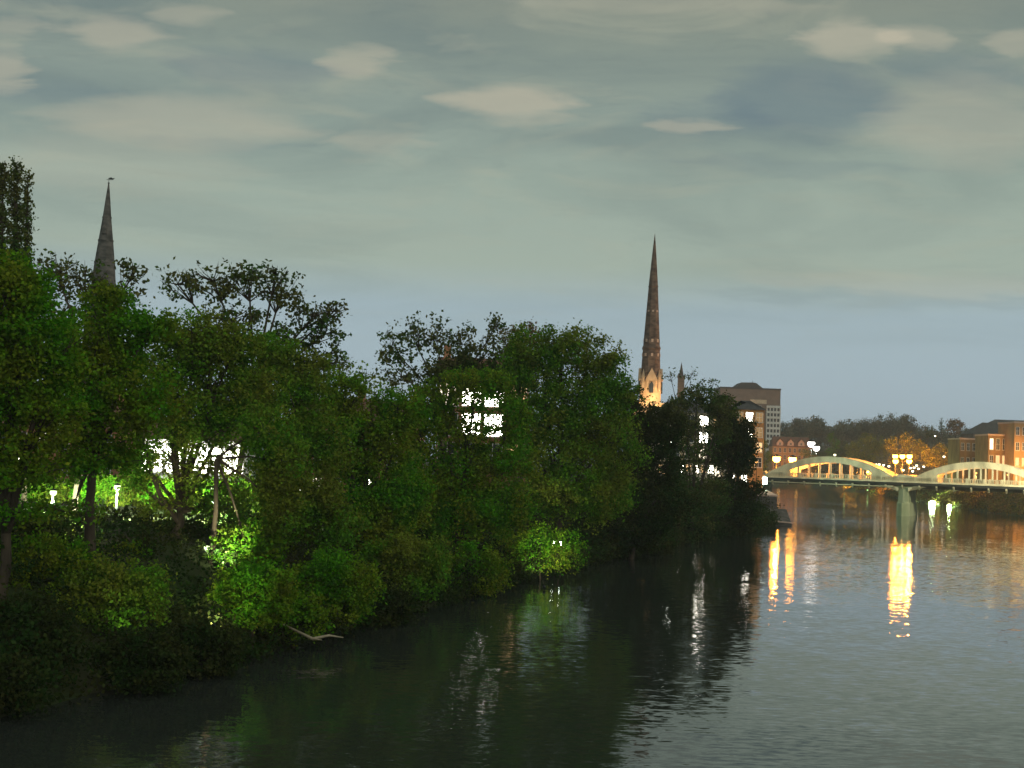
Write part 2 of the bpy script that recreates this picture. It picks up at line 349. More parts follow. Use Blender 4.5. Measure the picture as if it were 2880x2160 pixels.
def tree(name, label, px, D, lobes, mt, size=.2, lai=3.0, seed=1, group='trees along the river bank', trunk_r=.3, cat='tree', cl=.22, gap=0, base=None, trunk_top=None, limbs=None, droop=0, twigs=6, basexy=None, depth=1.0):
    h = hor(px); p = W(px, h, D); bx, by = (p.x, p.y) if basexy is None else basexy
    z0 = gz(bx, by) if base is None else base
    root = empty(name, (bx, by, z0), 0, label, cat, group); O = np.array([bx, by, z0])
    ells = []
    g = random.Random(seed)
    for l in lobes:
        lx, ly, rx, ry = l[:4]; dd = l[4] if len(l) > 4 else g.uniform(-.25, .25)*rx*D/F
        q = np.array(W(lx, ly, D+dd)); k = (D+dd)/F
        ells.append((q-O, (rx*k, max(rx, ry)*.5*k*depth+rx*.5*k*depth, ry*k), l[5] if len(l) > 5 else 1.0))
    if group in (BT, 'shrubs on the left river bank') and gap == 0: lai = lai*1.45; cl = .3
    cs, rs, ns = crown_arrays(ells, size, lai, seed, cl, gap)
    v, q = leaves(cs, rs, ns, size, seed+99); NL[0] += len(q)
    put(npmesh('crown', v, q, mt), 'crown', root)
    low = min(e[0][2] for e in ells); cen = np.mean([e[0] for e in ells], 0)
    tt = np.array([cen[0]*.5, cen[1]*.5, max(.8, low*.75)]) if trunk_top is None else np.array(trunk_top)-O
    mid = tt*.5+np.array([g.uniform(-.3, .3), 0, 0])
    MB().tube([(0, 0, -.6), (0, 0, .3), tuple(mid), tuple(tt)], [trunk_r*1.5, trunk_r*1.1, trunk_r*.85, trunk_r*.7], 8).build('trunk', M['bark'], root, smooth=True)
    gg = np.random.default_rng(seed+5)
    for c, r, lm in ells:
        mb = MB(); c = np.array(c); m1 = tt*.5+c*.5+np.array([0, 0, .06*np.linalg.norm(c-tt)])
        mb.tube([tuple(tt*1.0), tuple(m1), tuple(c)], [trunk_r*.6, trunk_r*.38, trunk_r*.2], 6)
        for k in range(twigs):
            d = gg.normal(size=3); d /= np.linalg.norm(d); d[2] = abs(d[2])*.8+.1
            e = c+d*np.array(r)*.92; s0 = m1*.4+c*.6 if k % 2 else c
            mb.tube([tuple(s0), tuple(s0*.45+e*.55+np.array([0, 0, -.1])), tuple(e)], [trunk_r*.2, trunk_r*.12, trunk_r*.04], 4, cap=False)
        mb.build('limb', M['bark'], root, smooth=True)
    if limbs:
        for pts, r0 in limbs:
            P = [tuple(np.array(W(a, b_, D))-O) for a, b_ in pts]
            MB().tube(P, list(np.linspace(r0, r0*.35, len(P))), 6).build('limb', M['bark'], root, smooth=True)
    return root
BT = 'trees along the river bank'; OT = 'open leafed trees behind the bank trees'
# front row on the bank
tree('bank_tree', 'dense green tree filling the left edge below the tall poplars', 20, 62, [(-60, 900, 210, 210), (70, 850, 120, 140), (-20, 1090, 230, 150), (150, 1000, 120, 150), (120, 1170, 130, 90), (40, 1280, 150, 80), (30, 760, 70, 60), (60, 1330, 170, 60, 0, .7), (60, 1440, 150, 50, 0, .4)], M['leaf_green'], .2, 3.2, 1)
tree('bank_tree', 'dense green tree just below the left church spire', 268, 72, [(250, 1000, 140, 140), (345, 965, 110, 115), (210, 1150, 140, 90), (390, 1120, 140, 120), (270, 1260, 140, 70), (295, 850, 85, 70), (420, 920, 90, 60), (250, 1300, 170, 50, 0, .6), (200, 1440, 130, 40, 0, .3)], M['leaf_green'], .2, 3.2, 2, trunk_top=W(265, 1280, 72), trunk_r=.28)
tree('bank_tree', 'forked tree with dark limbs fanned out before the brightest lights', 505, 84, [(480, 1010, 140, 120), (600, 1040, 140, 130), (470, 1140, 130, 80), (600, 1150, 130, 80), (690, 1130, 100, 110), (550, 940, 130, 70), (660, 970, 100, 70), (550, 1225, 150, 45, 0, 1.1), (480, 1285, 110, 70, 0, .36), (600, 1320, 110, 90, 0, .45), (560, 1410, 90, 60, 0, .5), (390, 1300, 60, 100, 0, 1), (640, 1430, 80, 80, 0, .5), (440, 1420, 80, 60, 0, .4)], M['leaf_olive'], .21, 3.0, 3,
     trunk_top=W(505, 1430, 84), trunk_r=.26, limbs=[([(505, 1470), (455, 1400), (425, 1330), (400, 1230)], .2), ([(507, 1440), (560, 1425), (610, 1385), (640, 1340), (680, 1310)], .19), ([(505, 1440), (530, 1300), (560, 1200)], .18), ([(500, 1400), (540, 1370), (560, 1330)], .12), ([(505, 1420), (490, 1330), (480, 1240)], .14), ([(500, 1450), (400, 1370), (370, 1330)], .12)])
tree('bank_tree', 'slim tree with straight dark stem right of the bright gap', 610, 80, [(745, 1210, 80, 90), (790, 1300, 90, 110), (785, 1430, 80, 100), (690, 1520, 90, 50, 0, .8)], M['leaf_olive'], .2, 2.4, 31, trunk_r=.16, trunk_top=W(608, 1290, 80))
tree('bank_tree', 'olive green tree in the mass under the wide open crowned tree', 790, 90, [(740, 1050, 100, 100), (850, 1110, 100, 100), (770, 1210, 110, 110), (890, 1240, 110, 120), (830, 1370, 120, 120), (780, 990, 90, 60), (860, 1040, 90, 60), (760, 1500, 120, 70), (910, 1450, 120, 110)], M['leaf_olive'], .22, 3.2, 4)
tree('bank_tree', 'green tree between the two open leafed trees on the skyline', 1000, 100, [(950, 1150, 80, 90), (1050, 1200, 100, 90), (970, 1300, 100, 110), (1090, 1320, 110, 120), (1020, 1430, 130, 110), (1120, 1150, 90, 70), (960, 1090, 80, 50), (1060, 1520, 120, 80), (1130, 1420, 100, 110)], M['leaf_green'], .23, 3.2, 5)
tree('bank_tree', 'low green tree directly below the four bright windows', 1290, 112, [(1180, 1220, 90, 100), (1190, 1370, 120, 110), (1300, 1320, 110, 80), (1410, 1320, 110, 80), (1330, 1430, 130, 100), (1220, 1490, 120, 90), (1430, 1440, 100, 90), (1210, 1120, 80, 50), (1350, 1150, 110, 80, 0, .6), (1310, 1225, 120, 40, 0, .8), (1340, 1075, 130, 45, 0, 1.2), (1450, 1180, 60, 80, 0, .8), (1250, 1160, 40, 60, 0, 1)], M['leaf_green'], .24, 3.0, 6)
tree('bank_tree', 'tall round brown green tree right of the four bright windows', 1580, 125, [(1485, 1000, 80, 85), (1580, 980, 95, 85), (1680, 1030, 80, 80), (1530, 1110, 95, 100), (1650, 1140, 110, 110), (1740, 1110, 60, 80), (1570, 1240, 130, 110), (1700, 1250, 110, 120), (1560, 1370, 130, 90), (1690, 1390, 120, 90), (1470, 1230, 70, 110), (1430, 1090, 60, 60, 0, .6)], M['leaf_olive'], .25, 3.3, 7)
tree('bank_tree', 'rusty tinted crown behind the left shoulder of the tall round tree', 1465, 138, [(1450, 960, 60, 50), (1500, 945, 50, 45), (1440, 1020, 50, 50)], M['leaf_brown'], .26, 2.2, 8, gap=.2)
tree('bank_tree', 'dark tree below and left of the sharp right spire', 1780, 148, [(1780, 1150, 70, 60), (1830, 1210, 70, 60), (1760, 1260, 90, 90), (1850, 1300, 80, 80), (1740, 1370, 120, 110), (1850, 1400, 100, 90), (1880, 1200, 50, 60), (1700, 1470, 120, 80), (1820, 1480, 110, 80)], M['leaf_shade'], .28, 3.2, 9)
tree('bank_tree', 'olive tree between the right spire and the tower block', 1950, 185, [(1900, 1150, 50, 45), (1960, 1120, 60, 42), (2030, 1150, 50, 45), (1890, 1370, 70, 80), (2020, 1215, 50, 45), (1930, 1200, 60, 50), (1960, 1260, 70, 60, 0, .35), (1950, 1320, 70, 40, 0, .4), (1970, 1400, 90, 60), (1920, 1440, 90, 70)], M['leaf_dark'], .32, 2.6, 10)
tree('bank_tree', 'dark end tree of the bank overhanging the river by the bridge', 2060, 205, [(2050, 1250, 50, 50), (2075, 1310, 52, 50), (2040, 1385, 90, 60), (2110, 1400, 45, 60), (2010, 1280, 50, 45), (2030, 1150, 42, 50), (2056, 1200, 44, 46), (2090, 1250, 34, 36, 0, .8), (2100, 1200, 28, 34, 0, .8), (2085, 1240, 40, 60, 0, .9), (2112, 1270, 26, 50, 0, .8), (2080, 1450, 70, 50)], M['leaf_shade'], .34, 3.4, 11)
# back row, see-through crowns against the sky
tree('open_tree', 'thin leaved tree standing behind the left spire skyline', 220, 98, [(160, 770, 75, 75), (240, 790, 80, 70), (370, 780, 50, 55), (180, 880, 90, 70), (330, 860, 80, 60)], M['leaf_dark'], .32, 1.4, 21, OT, cl=.14, gap=.4, trunk_r=.22, twigs=16)
tree('open_tree', 'wide open crowned tree with sprays of leaves reaching right', 660, 104, [(500, 800, 55, 60), (600, 790, 80, 70), (700, 790, 80, 65), (790, 830, 70, 70), (880, 890, 80, 50), (650, 900, 120, 70), (820, 960, 90, 60), (920, 1020, 70, 50), (940, 875, 42, 34), (915, 940, 55, 45), (775, 770, 45, 35)], M['leaf_dark'], .32, 1.5, 22, OT, cl=.13, gap=.4, trunk_r=.25, twigs=18)
tree('open_tree', 'upright open tree with finger like top sprays above the windows', 1240, 132, [(1100, 980, 40, 70), (1160, 950, 40, 75), (1230, 960, 45, 75), (1300, 970, 45, 70), (1395, 925, 28, 45), (1370, 990, 50, 60), (1130, 1060, 70, 60), (1240, 1060, 80, 60), (1330, 1070, 60, 50), (1290, 1045, 100, 50, 0, 3.5), (1390, 1060, 70, 50, 0, 3.5)], M['leaf_dark'], .36, 1.6, 23, OT, cl=.16, gap=.35, trunk_r=.22, twigs=14)
tree('open_tree', 'small loose tree in the dip left of the finger topped tree', 1000, 118, [(960, 1030, 50, 45), (1030, 1060, 45, 40), (1060, 1110, 50, 50)], M['leaf_olive'], .34, 1.0, 24, OT, cl=.16, gap=.3, trunk_r=.15, twigs=10)
tree('open_tree', 'nearly bare small tree beside the little dark pinnacle', 1890, 240, [(1885, 1060, 26, 24), (1945, 1055, 24, 24)], M['leaf_dark'], .4, .45, 25, OT, cl=.18, gap=.5, trunk_r=.14, twigs=14)
tree('open_tree', 'nearly bare small tree just left of the tower block', 2000, 240, [(1972, 1078, 20, 14), (2005, 1075, 20, 14)], M['leaf_dark'], .4, .7, 26, OT, cl=.2, gap=.4, trunk_r=.14, twigs=10)
# poplars
for k, (x, y, w, lab) in enumerate([(6, 445, 17, 'tall narrow poplar cut by the left edge of the photo'), (46, 448, 19, 'tall narrow poplar with the rounded tip, middle of the three'), (76, 480, 11, 'thinnest poplar nearest the left church spire')]):
    lb = [(x+3*math.sin(j*1.7+k), y+26+j*36, w*(.6+.09*min(j, 5)), 32) for j in range(18)]
    tree('poplar_tree', lab, x, 100+2*k, lb, M['leaf_dark'], .24, 5.5, 40+k, 'poplars at the left edge', trunk_r=.2, twigs=3, cl=.5, depth=1.0)

# shrubs of the bank
SH = 'shrubs on the left river bank'
def shrub(label, px, py, D, rx, ry, mt, seed, size=.17, lai=3.2):
    p = W(px, py, D); z = gz(p.x, p.y); k = D/F
    lobes = [(px, py, rx*.7, ry*.75, 0), (px-rx*.55, py+ry*.2, rx*.5, ry*.6, 0), (px+rx*.5, py+ry*.15, rx*.5, ry*.65, 0), (px, py+ry*.75, rx*.95, ry*.55, 0)]
    return tree('shrub', label, px, D, lobes, mt, size, lai, seed, SH, trunk_r=.09, cat='shrub', basexy=(p.x, p.y), twigs=3)
shrub('dark green bush at the bottom left corner of the bank', 60, 1750, 57, 170, 130, M['leaf_shade'], 61)
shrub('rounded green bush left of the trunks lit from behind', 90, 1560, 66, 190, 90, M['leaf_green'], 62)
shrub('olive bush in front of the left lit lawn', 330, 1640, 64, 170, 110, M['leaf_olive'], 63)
shrub('dark bush hanging over the water below the forked tree', 400, 1830, 58, 150, 90, M['leaf_shade'], 64)
shrub('green bush in the glow of the left lamp, near the pale driftwood', 720, 1640, 70, 130, 100, M['leaf_green'], 65)
shrub('dim green bush between the driftwood and the middle lights', 930, 1620, 78, 150, 110, M['leaf_green'], 66)
shrub('olive bush above the first thin streak of light in the water', 1150, 1560, 92, 140, 100, M['leaf_olive'], 67, .2)
shrub('low bush hanging over the water, right of the olive bush', 1330, 1580, 103, 110, 80, M['leaf_green'], 68, .2)
shrub('green lit bush around the low lamp by the water', 1520, 1520, 118, 150, 75, M['leaf_green'], 69, .2, 1.2)
shrub('black green bush overhanging the darkest water', 1780, 1520, 158, 120, 80, M['leaf_shade'], 70, .26)
shrub('dark bush at the end of the bank before the landing slip', 2010, 1450, 205, 100, 60, M['leaf_shade'], 71, .3)
shrub('tall loose bush under the leftmost tree crown', 60, 1480, 70, 150, 90, M['leaf_dark'], 81, .2, 2.2)
shrub('tall bush before the lawn, between leftmost tree and spire tree', 190, 1530, 74, 110, 60, M['leaf_olive'], 82, .2, 2.0)
shrub('tall bush in front of the hedge, left of the forked trunk', 350, 1550, 76, 80, 50, M['leaf_green'], 83, .2, 2.0)
shrub('rounded bush right of the slim dark stem', 700, 1530, 80, 110, 90, M['leaf_green'], 84, .2)
shrub('bush overhanging the bottom left corner of the water', -20, 1900, 52, 140, 100, M['leaf_shade'], 85)
shrub('low dark bush trailing in the water left of the driftwood', 560, 1800, 63, 140, 80, M['leaf_shade'], 86)
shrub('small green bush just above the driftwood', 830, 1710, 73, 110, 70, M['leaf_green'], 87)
shrub('low bush at the water edge right of the driftwood', 1060, 1690, 84, 120, 70, M['leaf_shade'], 88)
# continuous undergrowth hugging the bank
Lp = np.array(LEFT[1:13], float)
seg = np.hypot(*np.diff(Lp, axis=0).T); cum = np.concatenate([[0], np.cumsum(seg)])
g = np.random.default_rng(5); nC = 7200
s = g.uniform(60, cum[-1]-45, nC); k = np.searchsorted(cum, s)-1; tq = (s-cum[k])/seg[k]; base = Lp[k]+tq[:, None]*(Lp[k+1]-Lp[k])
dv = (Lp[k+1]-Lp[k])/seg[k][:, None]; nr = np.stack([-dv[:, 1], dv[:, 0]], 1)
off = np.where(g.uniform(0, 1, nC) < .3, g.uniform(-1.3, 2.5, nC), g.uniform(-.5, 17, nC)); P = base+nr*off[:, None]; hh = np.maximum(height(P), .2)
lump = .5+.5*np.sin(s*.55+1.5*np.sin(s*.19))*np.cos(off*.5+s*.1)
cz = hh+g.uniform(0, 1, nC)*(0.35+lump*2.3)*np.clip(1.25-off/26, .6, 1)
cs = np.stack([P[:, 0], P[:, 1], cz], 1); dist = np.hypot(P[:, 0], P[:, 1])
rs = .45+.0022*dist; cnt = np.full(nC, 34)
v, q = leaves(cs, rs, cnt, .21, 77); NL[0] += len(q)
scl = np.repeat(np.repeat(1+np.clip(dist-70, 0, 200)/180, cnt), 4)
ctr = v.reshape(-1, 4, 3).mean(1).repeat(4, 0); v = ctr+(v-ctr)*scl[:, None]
tag(put(npmesh('bank_undergrowth', v, q, M['leaf_shade']), 'bank_undergrowth'), 'tangled ivy and weeds in shade-dark colour covering the steep left bank', 'undergrowth', kind='stuff')
Rp = np.array(RIGHT[4:9][::-1], float); sg = np.hypot(*np.diff(Rp, axis=0).T); cm = np.concatenate([[0], np.cumsum(sg)])
nR = 1500; s_ = g.uniform(0, cm[-1], nR); k = np.searchsorted(cm, s_)-1; tq = (s_-cm[k])/sg[k]; base = Rp[k]+tq[:, None]*(Rp[k+1]-Rp[k]); dv = (Rp[k+1]-Rp[k])/sg[k][:, None]
off = g.uniform(-.5, 16, nR); Pq = base+np.stack([dv[:, 1], -dv[:, 0]], 1)*off[:, None]
cq = np.stack([Pq[:, 0], Pq[:, 1], np.maximum(height(Pq), .2)+g.uniform(0, 1.6, nR)], 1)
vq, qq = leaves(cq, np.full(nR, 1.6), np.full(nR, 40), .55, 78); NL[0] += len(qq)
tag(put(npmesh('right_bank_undergrowth', vq, qq, M['leaf_brown']), 'bank_undergrowth'), 'brown tangle of weeds covering the right bank beyond the bridge', 'undergrowth', kind='stuff')
# pale driftwood at the water's edge
dw = MB(); pts = [W(765, 1742, 72.5), W(800, 1758, 72), W(855, 1785, 71), W(880, 1797, 70.5), (W(925, 1787, 71)), W(965, 1793, 71.5)]
o = pts[3].copy(); dw.tube([tuple(p-o) for p in pts], [.03, .05, .07, .09, .06, .03], 6); dw.tube([(0, 0, 0), tuple(W(905, 1800, 70.5)-o)], [.06, .02], 5)
tag(dw.build('driftwood_branch', M['twig'], loc=o, smooth=True), 'pale bare branch lying along the edge of the dark water', 'branch')

# ------------------------------------------------------------------ lamps
def point(parent, loc, col, power, rad=.3):
    l = bpy.data.lights.new('lamp_light', 'POINT'); l.energy = power; l.color = col; l.shadow_soft_size = rad
    o = bpy.data.objects.new('lamp_light', l); C.objects.link(o); o.parent = parent; o.location = loc; return o
def shaded(parent, loc, col, power, tilt, cone, rad=.15):
    # a lantern with a shade: light goes down and, with some tilt, away from the river
    l = bpy.data.lights.new('lamp_light', 'SPOT'); l.energy = power; l.color = col; l.shadow_soft_size = rad; l.spot_size = R(cone); l.spot_blend = .4
    o = bpy.data.objects.new('lamp_light', l); C.objects.link(o); o.parent = parent; o.location = loc; o.rotation_euler = (R(tilt), 0, 0); return o
AIM = {'park lamps behind the left bank': (66, 95), 'orange lamps on the far bank': (82, 150), 'orange lamps on the right bank': (60, 150), 'small green lamps on the far waterside': (75, 150), 'white lamps over the left arch': (15, 140)}
def street_lamp(label, px, py, D, bulb='bulb_white', col=(.9, 1, .7), power=800, rad=.35, heads=1, group='street lamps', arm=.0, name='street_lamp', base=None, cat='lamp', dz=.0):
    p = W(px, py, D); z0 = gz(p.x, p.y) if base is None else base; h = p.z-z0
    root = empty(name, (p.x-arm, p.y, z0), 0, label, cat, group)
    MB().lathe([(.16, -.3), (.16, .6), (.09, .8), (.06, h-rad)], 8).build('pole', M['metal'], root, smooth=True)
    hs = [0.0] if heads == 1 else [(-.9), .9]
    for hx in hs:
        x = arm+hx
        if abs(x) > .01: MB().tube([(0, 0, h-.4), (x*.5, 0, h+rad*.9), (x, 0, h+rad*1.05)], [.05, .04, .04], 6).build('arm', M['metal'], root)
        MB().lathe([(.05, h+rad*1.25), (rad*.8, h+rad*.95), (rad*.95, h+rad*.55)][::-1], 10, x, 0).build('cap', M['metal'], root)
        pr = [(rad*math.sin(a)*1.0+.001, h-rad*math.cos(a)) for a in np.linspace(.05, math.pi*.66, 7)]
        MB().lathe(pr, 12, x, 0).build('globe', M[bulb], root, smooth=True)
        if power and group in AIM: shaded(root, (x, -.5 if group[0] == 'p' else 0, h-rad*1.3-.1), col, power, *AIM[group])
        elif power: point(root, (x, -max(rad*1.5, 1.1), h-rad*1.3-.3), col, power, .25)
    return root
zT_ = 8.35
SOD = (1, .33, .04); WH = (.85, 1, .62)
street_lamp('orange sodium lamp left of the pair at the left bridge end', 2184, 1290, 342, 'bulb_orange', SOD, 9000, .9, base=zT_-.2, group='orange lamps at the left bridge end')
street_lamp('orange sodium lamp right of the pair at the left bridge end', 2229, 1292, 340, 'bulb_orange', SOD, 9000, .9, base=zT_-.2, group='orange lamps at the left bridge end')
for x, n in ((2518, 'leftmost'), (2538, 'middle'), (2558, 'rightmost')):
    street_lamp(n+' of the three bright orange lamps above the bridge pier', x, 1283, {2518: 334, 2538: 330, 2558: 327}[x], 'bulb_orange', SOD, 5000, .6, heads=1, group='orange lamps over the bridge pier', base=zT_-.2)
for x, y, d_, n in ((2519, 1297, 332, 'left of the two lower orange lamps over the bridge pier'), (2557, 1297, 329, 'right of the two lower orange lamps over the bridge pier')):
    street_lamp(n, x, y, d_, 'bulb_orange', SOD, 3000, .6, heads=1, group='orange lamps over the bridge pier', base=zT_-.2)
street_lamp('upper left of the two white lamps over the left arch', 2282, 1248, 338, 'bulb_far', (1, .97, .9), 400, .9, base=zT_-.2, group='white lamps over the left arch')
street_lamp('lower right of the two white lamps over the left arch', 2296, 1260, 336, 'bulb_far', (1, .97, .9), 400, .8, base=zT_-.2, group='white lamps over the left arch')
# low waterside floods on the far right bank
for x, y, D, r, n in ((2560, 1412, 500, .7, 'small white light right beside the bridge pier'), (2622, 1416, 460, 1.0, 'dazzling green white light at the water edge under the right arch'), (2670, 1428, 430, .6, 'white waterside light nearest the brown right bank')):
    p = W(x, y, D); rt = empty('waterside_light', (p.x, p.y, gz(p.x, p.y)), 0, n, 'light', 'lights along the far water edge')
    hh_ = max(p.z-rt.location.z, .8); MB().lathe([(.12, -.4), (.1, hh_-r*.6)], 8).build('pole', M['metal'], rt)
    MB().lathe([(r*.5, hh_-r*.6), (r, hh_-r*.2), (r, hh_+r*.3), (r*.5, hh_+r*.7)], 12).build('lantern', M['bulb_flood'], rt, smooth=True)
    point(rt, (0, -r*1.5, hh_), (.6, 1, .3), 14000 if r > .9 else 2500)
# park lamps behind the left bank
PK = 'park lamps behind the left bank'
for px, py, D, pw, lab in ((150, 1385, 95, 22000, 'park lamp leftmost behind the bank bushes, lighting the lawn green'), (330, 1370, 97, 22000, 'park lamp left of the forked tree'), (600, 1375, 97, 20000, 'park lamp right of the forked tree, in the yellow green leaves'),
                         (585, 1540, 82, 1800, 'low park lamp glowing inside the bushes near the driftwood'), (890, 1232, 120, 250, 'white park lamp dot, level with the top of the bright gap'), (1083, 1362, 118, 200, 'small green white park lamp low in the middle trees'),
                         (1318, 1440, 118, 200, 'faint yellow green park lamp beside the lit bush'), (1565, 1530, 133, 3500, 'park lamp hidden in the green lit bush by the water'), (1887, 1238, 215, 600, 'round white lamp shining through the dark end trees'),
                         (166, 1192, 118, 500, 'small high park lamp shining green through the leftmost tree')):
    street_lamp(lab, px, py, D, 'bulb_soft' if D < 128 else 'bulb_white', WH, pw, .22 if D < 130 else .5, group=PK)
# clipped hedges behind the lawn, lit by the park lamps
def hedge(label, xa, xb, ytop, D, seed):
    p = W((xa+xb)/2, hor((xa+xb)/2), D); z0 = gz(p.x, p.y); n = 90
    g_ = np.random.default_rng(seed); w_ = (xb-xa)*D/F; h_ = W((xa+xb)/2, ytop, D).z-z0
    c_ = np.stack([g_.uniform(-w_/2, w_/2, n), g_.uniform(-.7, .7, n), g_.uniform(.1, 1, n)**.7*h_*.9], 1)
    v_, q_ = leaves(c_, np.full(n, .75), np.full(n, 60), .26, seed); NL[0] += len(q_)
    return tag(put(npmesh('hedge', v_, q_, M['leaf_green']), 'hedge', None, (p.x, p.y, z0)), label, 'hedge', 'lit hedges behind the left bank')
hedge('bright green lit hedge leftmost behind the lawn', 40, 240, 1365, 112, 301)
hedge('bright green lit hedge left of the forked tree', 235, 420, 1345, 108, 302)
hedge('bright green lit hedge behind the forked tree below the white pavilion', 415, 600, 1350, 106, 303)
hedge('bright green lit hedge right of the forked tree', 585, 760, 1350, 104, 304)
def added_uplight(label, a, b, power, cone=75):  # helper lights added to brighten the bank foliage
    """an added spotlight stuck in the bank, throwing light up into the leaves"""
    p, q = W(*a), W(*b); z0 = gz(p.x, p.y); p.z = max(p.z, z0+.3); d = q-p
    rt = empty('added_spotlight', (p.x, p.y, z0), 0, label, 'spotlight', 'added spotlights in the bank shrubs')
    h = p.z-z0; MB().lathe([(.04, -.2), (.03, h-.05)], 6).build('spike', M['metal'], rt)
    hd = MB().lathe([(.08, -.12), (.12, .1)], 10).build('housing', M['metal'], rt, (0, 0, h)); hd.rotation_euler = d.to_track_quat('Z', 'Y').to_euler()
    l = bpy.data.lights.new('lamp_light', 'SPOT'); l.energy = power; l.color = (1, .97, .6); l.shadow_soft_size = .1; l.spot_size = R(cone); l.spot_blend = .7
    o = bpy.data.objects.new('lamp_light', l); C.objects.link(o); o.parent = rt; o.location = Vector((0, 0, h))+d.normalized()*.2; o.rotation_euler = (-d).to_track_quat('Z', 'Y').to_euler()
added_uplight('added spotlight turning the leaves right of the forked trunk yellow green', (640, 1590, 76), (610, 1400, 84), 2600)
added_uplight('added spotlight under the green bushes above the driftwood end', (600, 1760, 64), (610, 1620, 71), 900, 70)
added_uplight('added spotlight under the brightest green bush by the middle of the bank', (1530, 1650, 110), (1535, 1500, 119), 3300, 52)
added_uplight('faint added spotlight left of the brightest green bush', (1300, 1580, 104), (1320, 1470, 112), 260, 45)
added_uplight('faint added spotlight in the olive bush at the left', (350, 1780, 60), (400, 1650, 64), 110, 80)
added_uplight('added spotlight lighting the leaves before the leftmost hedge', (200, 1560, 74), (190, 1410, 84), 3600, 80)
# small far lights over the bridge
for k, (x, y) in enumerate([(2464, 1306), (2473, 1306), (2485, 1308), (2500, 1311), (2578, 1309), (2561, 1316), (2571, 1315), (2583, 1318), (2598, 1312), (2540, 1322), (2567, 1325), (2348, 1279), (2655, 1284), (2630, 1226)]):
    street_lamp(['tiny far lamp leftmost in the dip left of the orange lamps', 'second tiny far lamp from the left over the left arch foot', 'third tiny far lamp from the left over the left arch foot', 'tiny far lamp just left of the orange lamps', 'tiny far lamp just right of the orange lamps', 'tiny far lamp second right of the orange lamps', 'tiny far lamp third right of the orange lamps', 'tiny far lamp nearest the start of the right arch', 'highest tiny far lamp right of the orange lamps', 'tiny far lamp low under the middle of the orange lamps', 'tiny far lamp low under the right of the orange lamps'][k] if k < 11 else ['tiny far lamp just above the crown of the left arch', 'tiny far lamp left of the brown riverside buildings', 'tiny far lamp high in the grey wooded hill'][k-11], x, y, 560 if k < 13 else 760, 'bulb_small', (1, .9, .6), 0, .45, group='tiny far lamps beyond the bridge', base=(W(x, y, 560 if k < 13 else 760).z-6))

# ------------------------------------------------------------------ bridge
BL = W(2150, 1340, 338); BR = W(2970, 1370, 312)
ang = math.atan2(BR.y-BL.y, BR.x-BL.x)
ux, uy = math.cos(ang), math.sin(ang)
bridge = empty('arch_bridge', (BL.x, BL.y, 0), ang, 'long pale concrete bridge with two bowstring arches on a mid river pier', 'bridge')
def bu(px, py=1345):
    """metres along the bridge for a column of the photograph"""
    d = _f+(px-1440)/F*_r+(1080-py)/F*_u
    # intersect (X,Y) ray with bridge line
    a = np.array([[d[0], -ux], [d[1], -uy]]); s_ = np.linalg.solve(a, np.array([BL.x, BL.y])); return float(s_[1])
def bz(px, py):
    u = bu(px, py); D = BL.y+u*uy; return W(px, py, D).z
zT = bz(2330, 1346); zU = bz(2330, 1353); WD = 13.0
zT = (bz(2250, 1343)+bz(2740, 1363))/2
zU = zT-.75
uA0, uA1 = bu(2153), bu(2521); uB0, uB1 = bu(2561), bu(2962); uP = bu(2541)
span = bu(2985)
MB().box(-16, span+22, 0, WD, zU+.25, zT-.22).build('deck', M['asphalt'], bridge)
for v0, v1 in ((-.35, -.003), (WD+.003, WD+.35)):
    MB().box(-16, span+22, v0, v1, zU, zT-.2).build('edge_beam', M['beam_shade'], bridge)
    MB().box(-16, span+22, v0-.12, v1+.0, zT-.197, zT+.02).build('coping', M['concrete'], bridge)
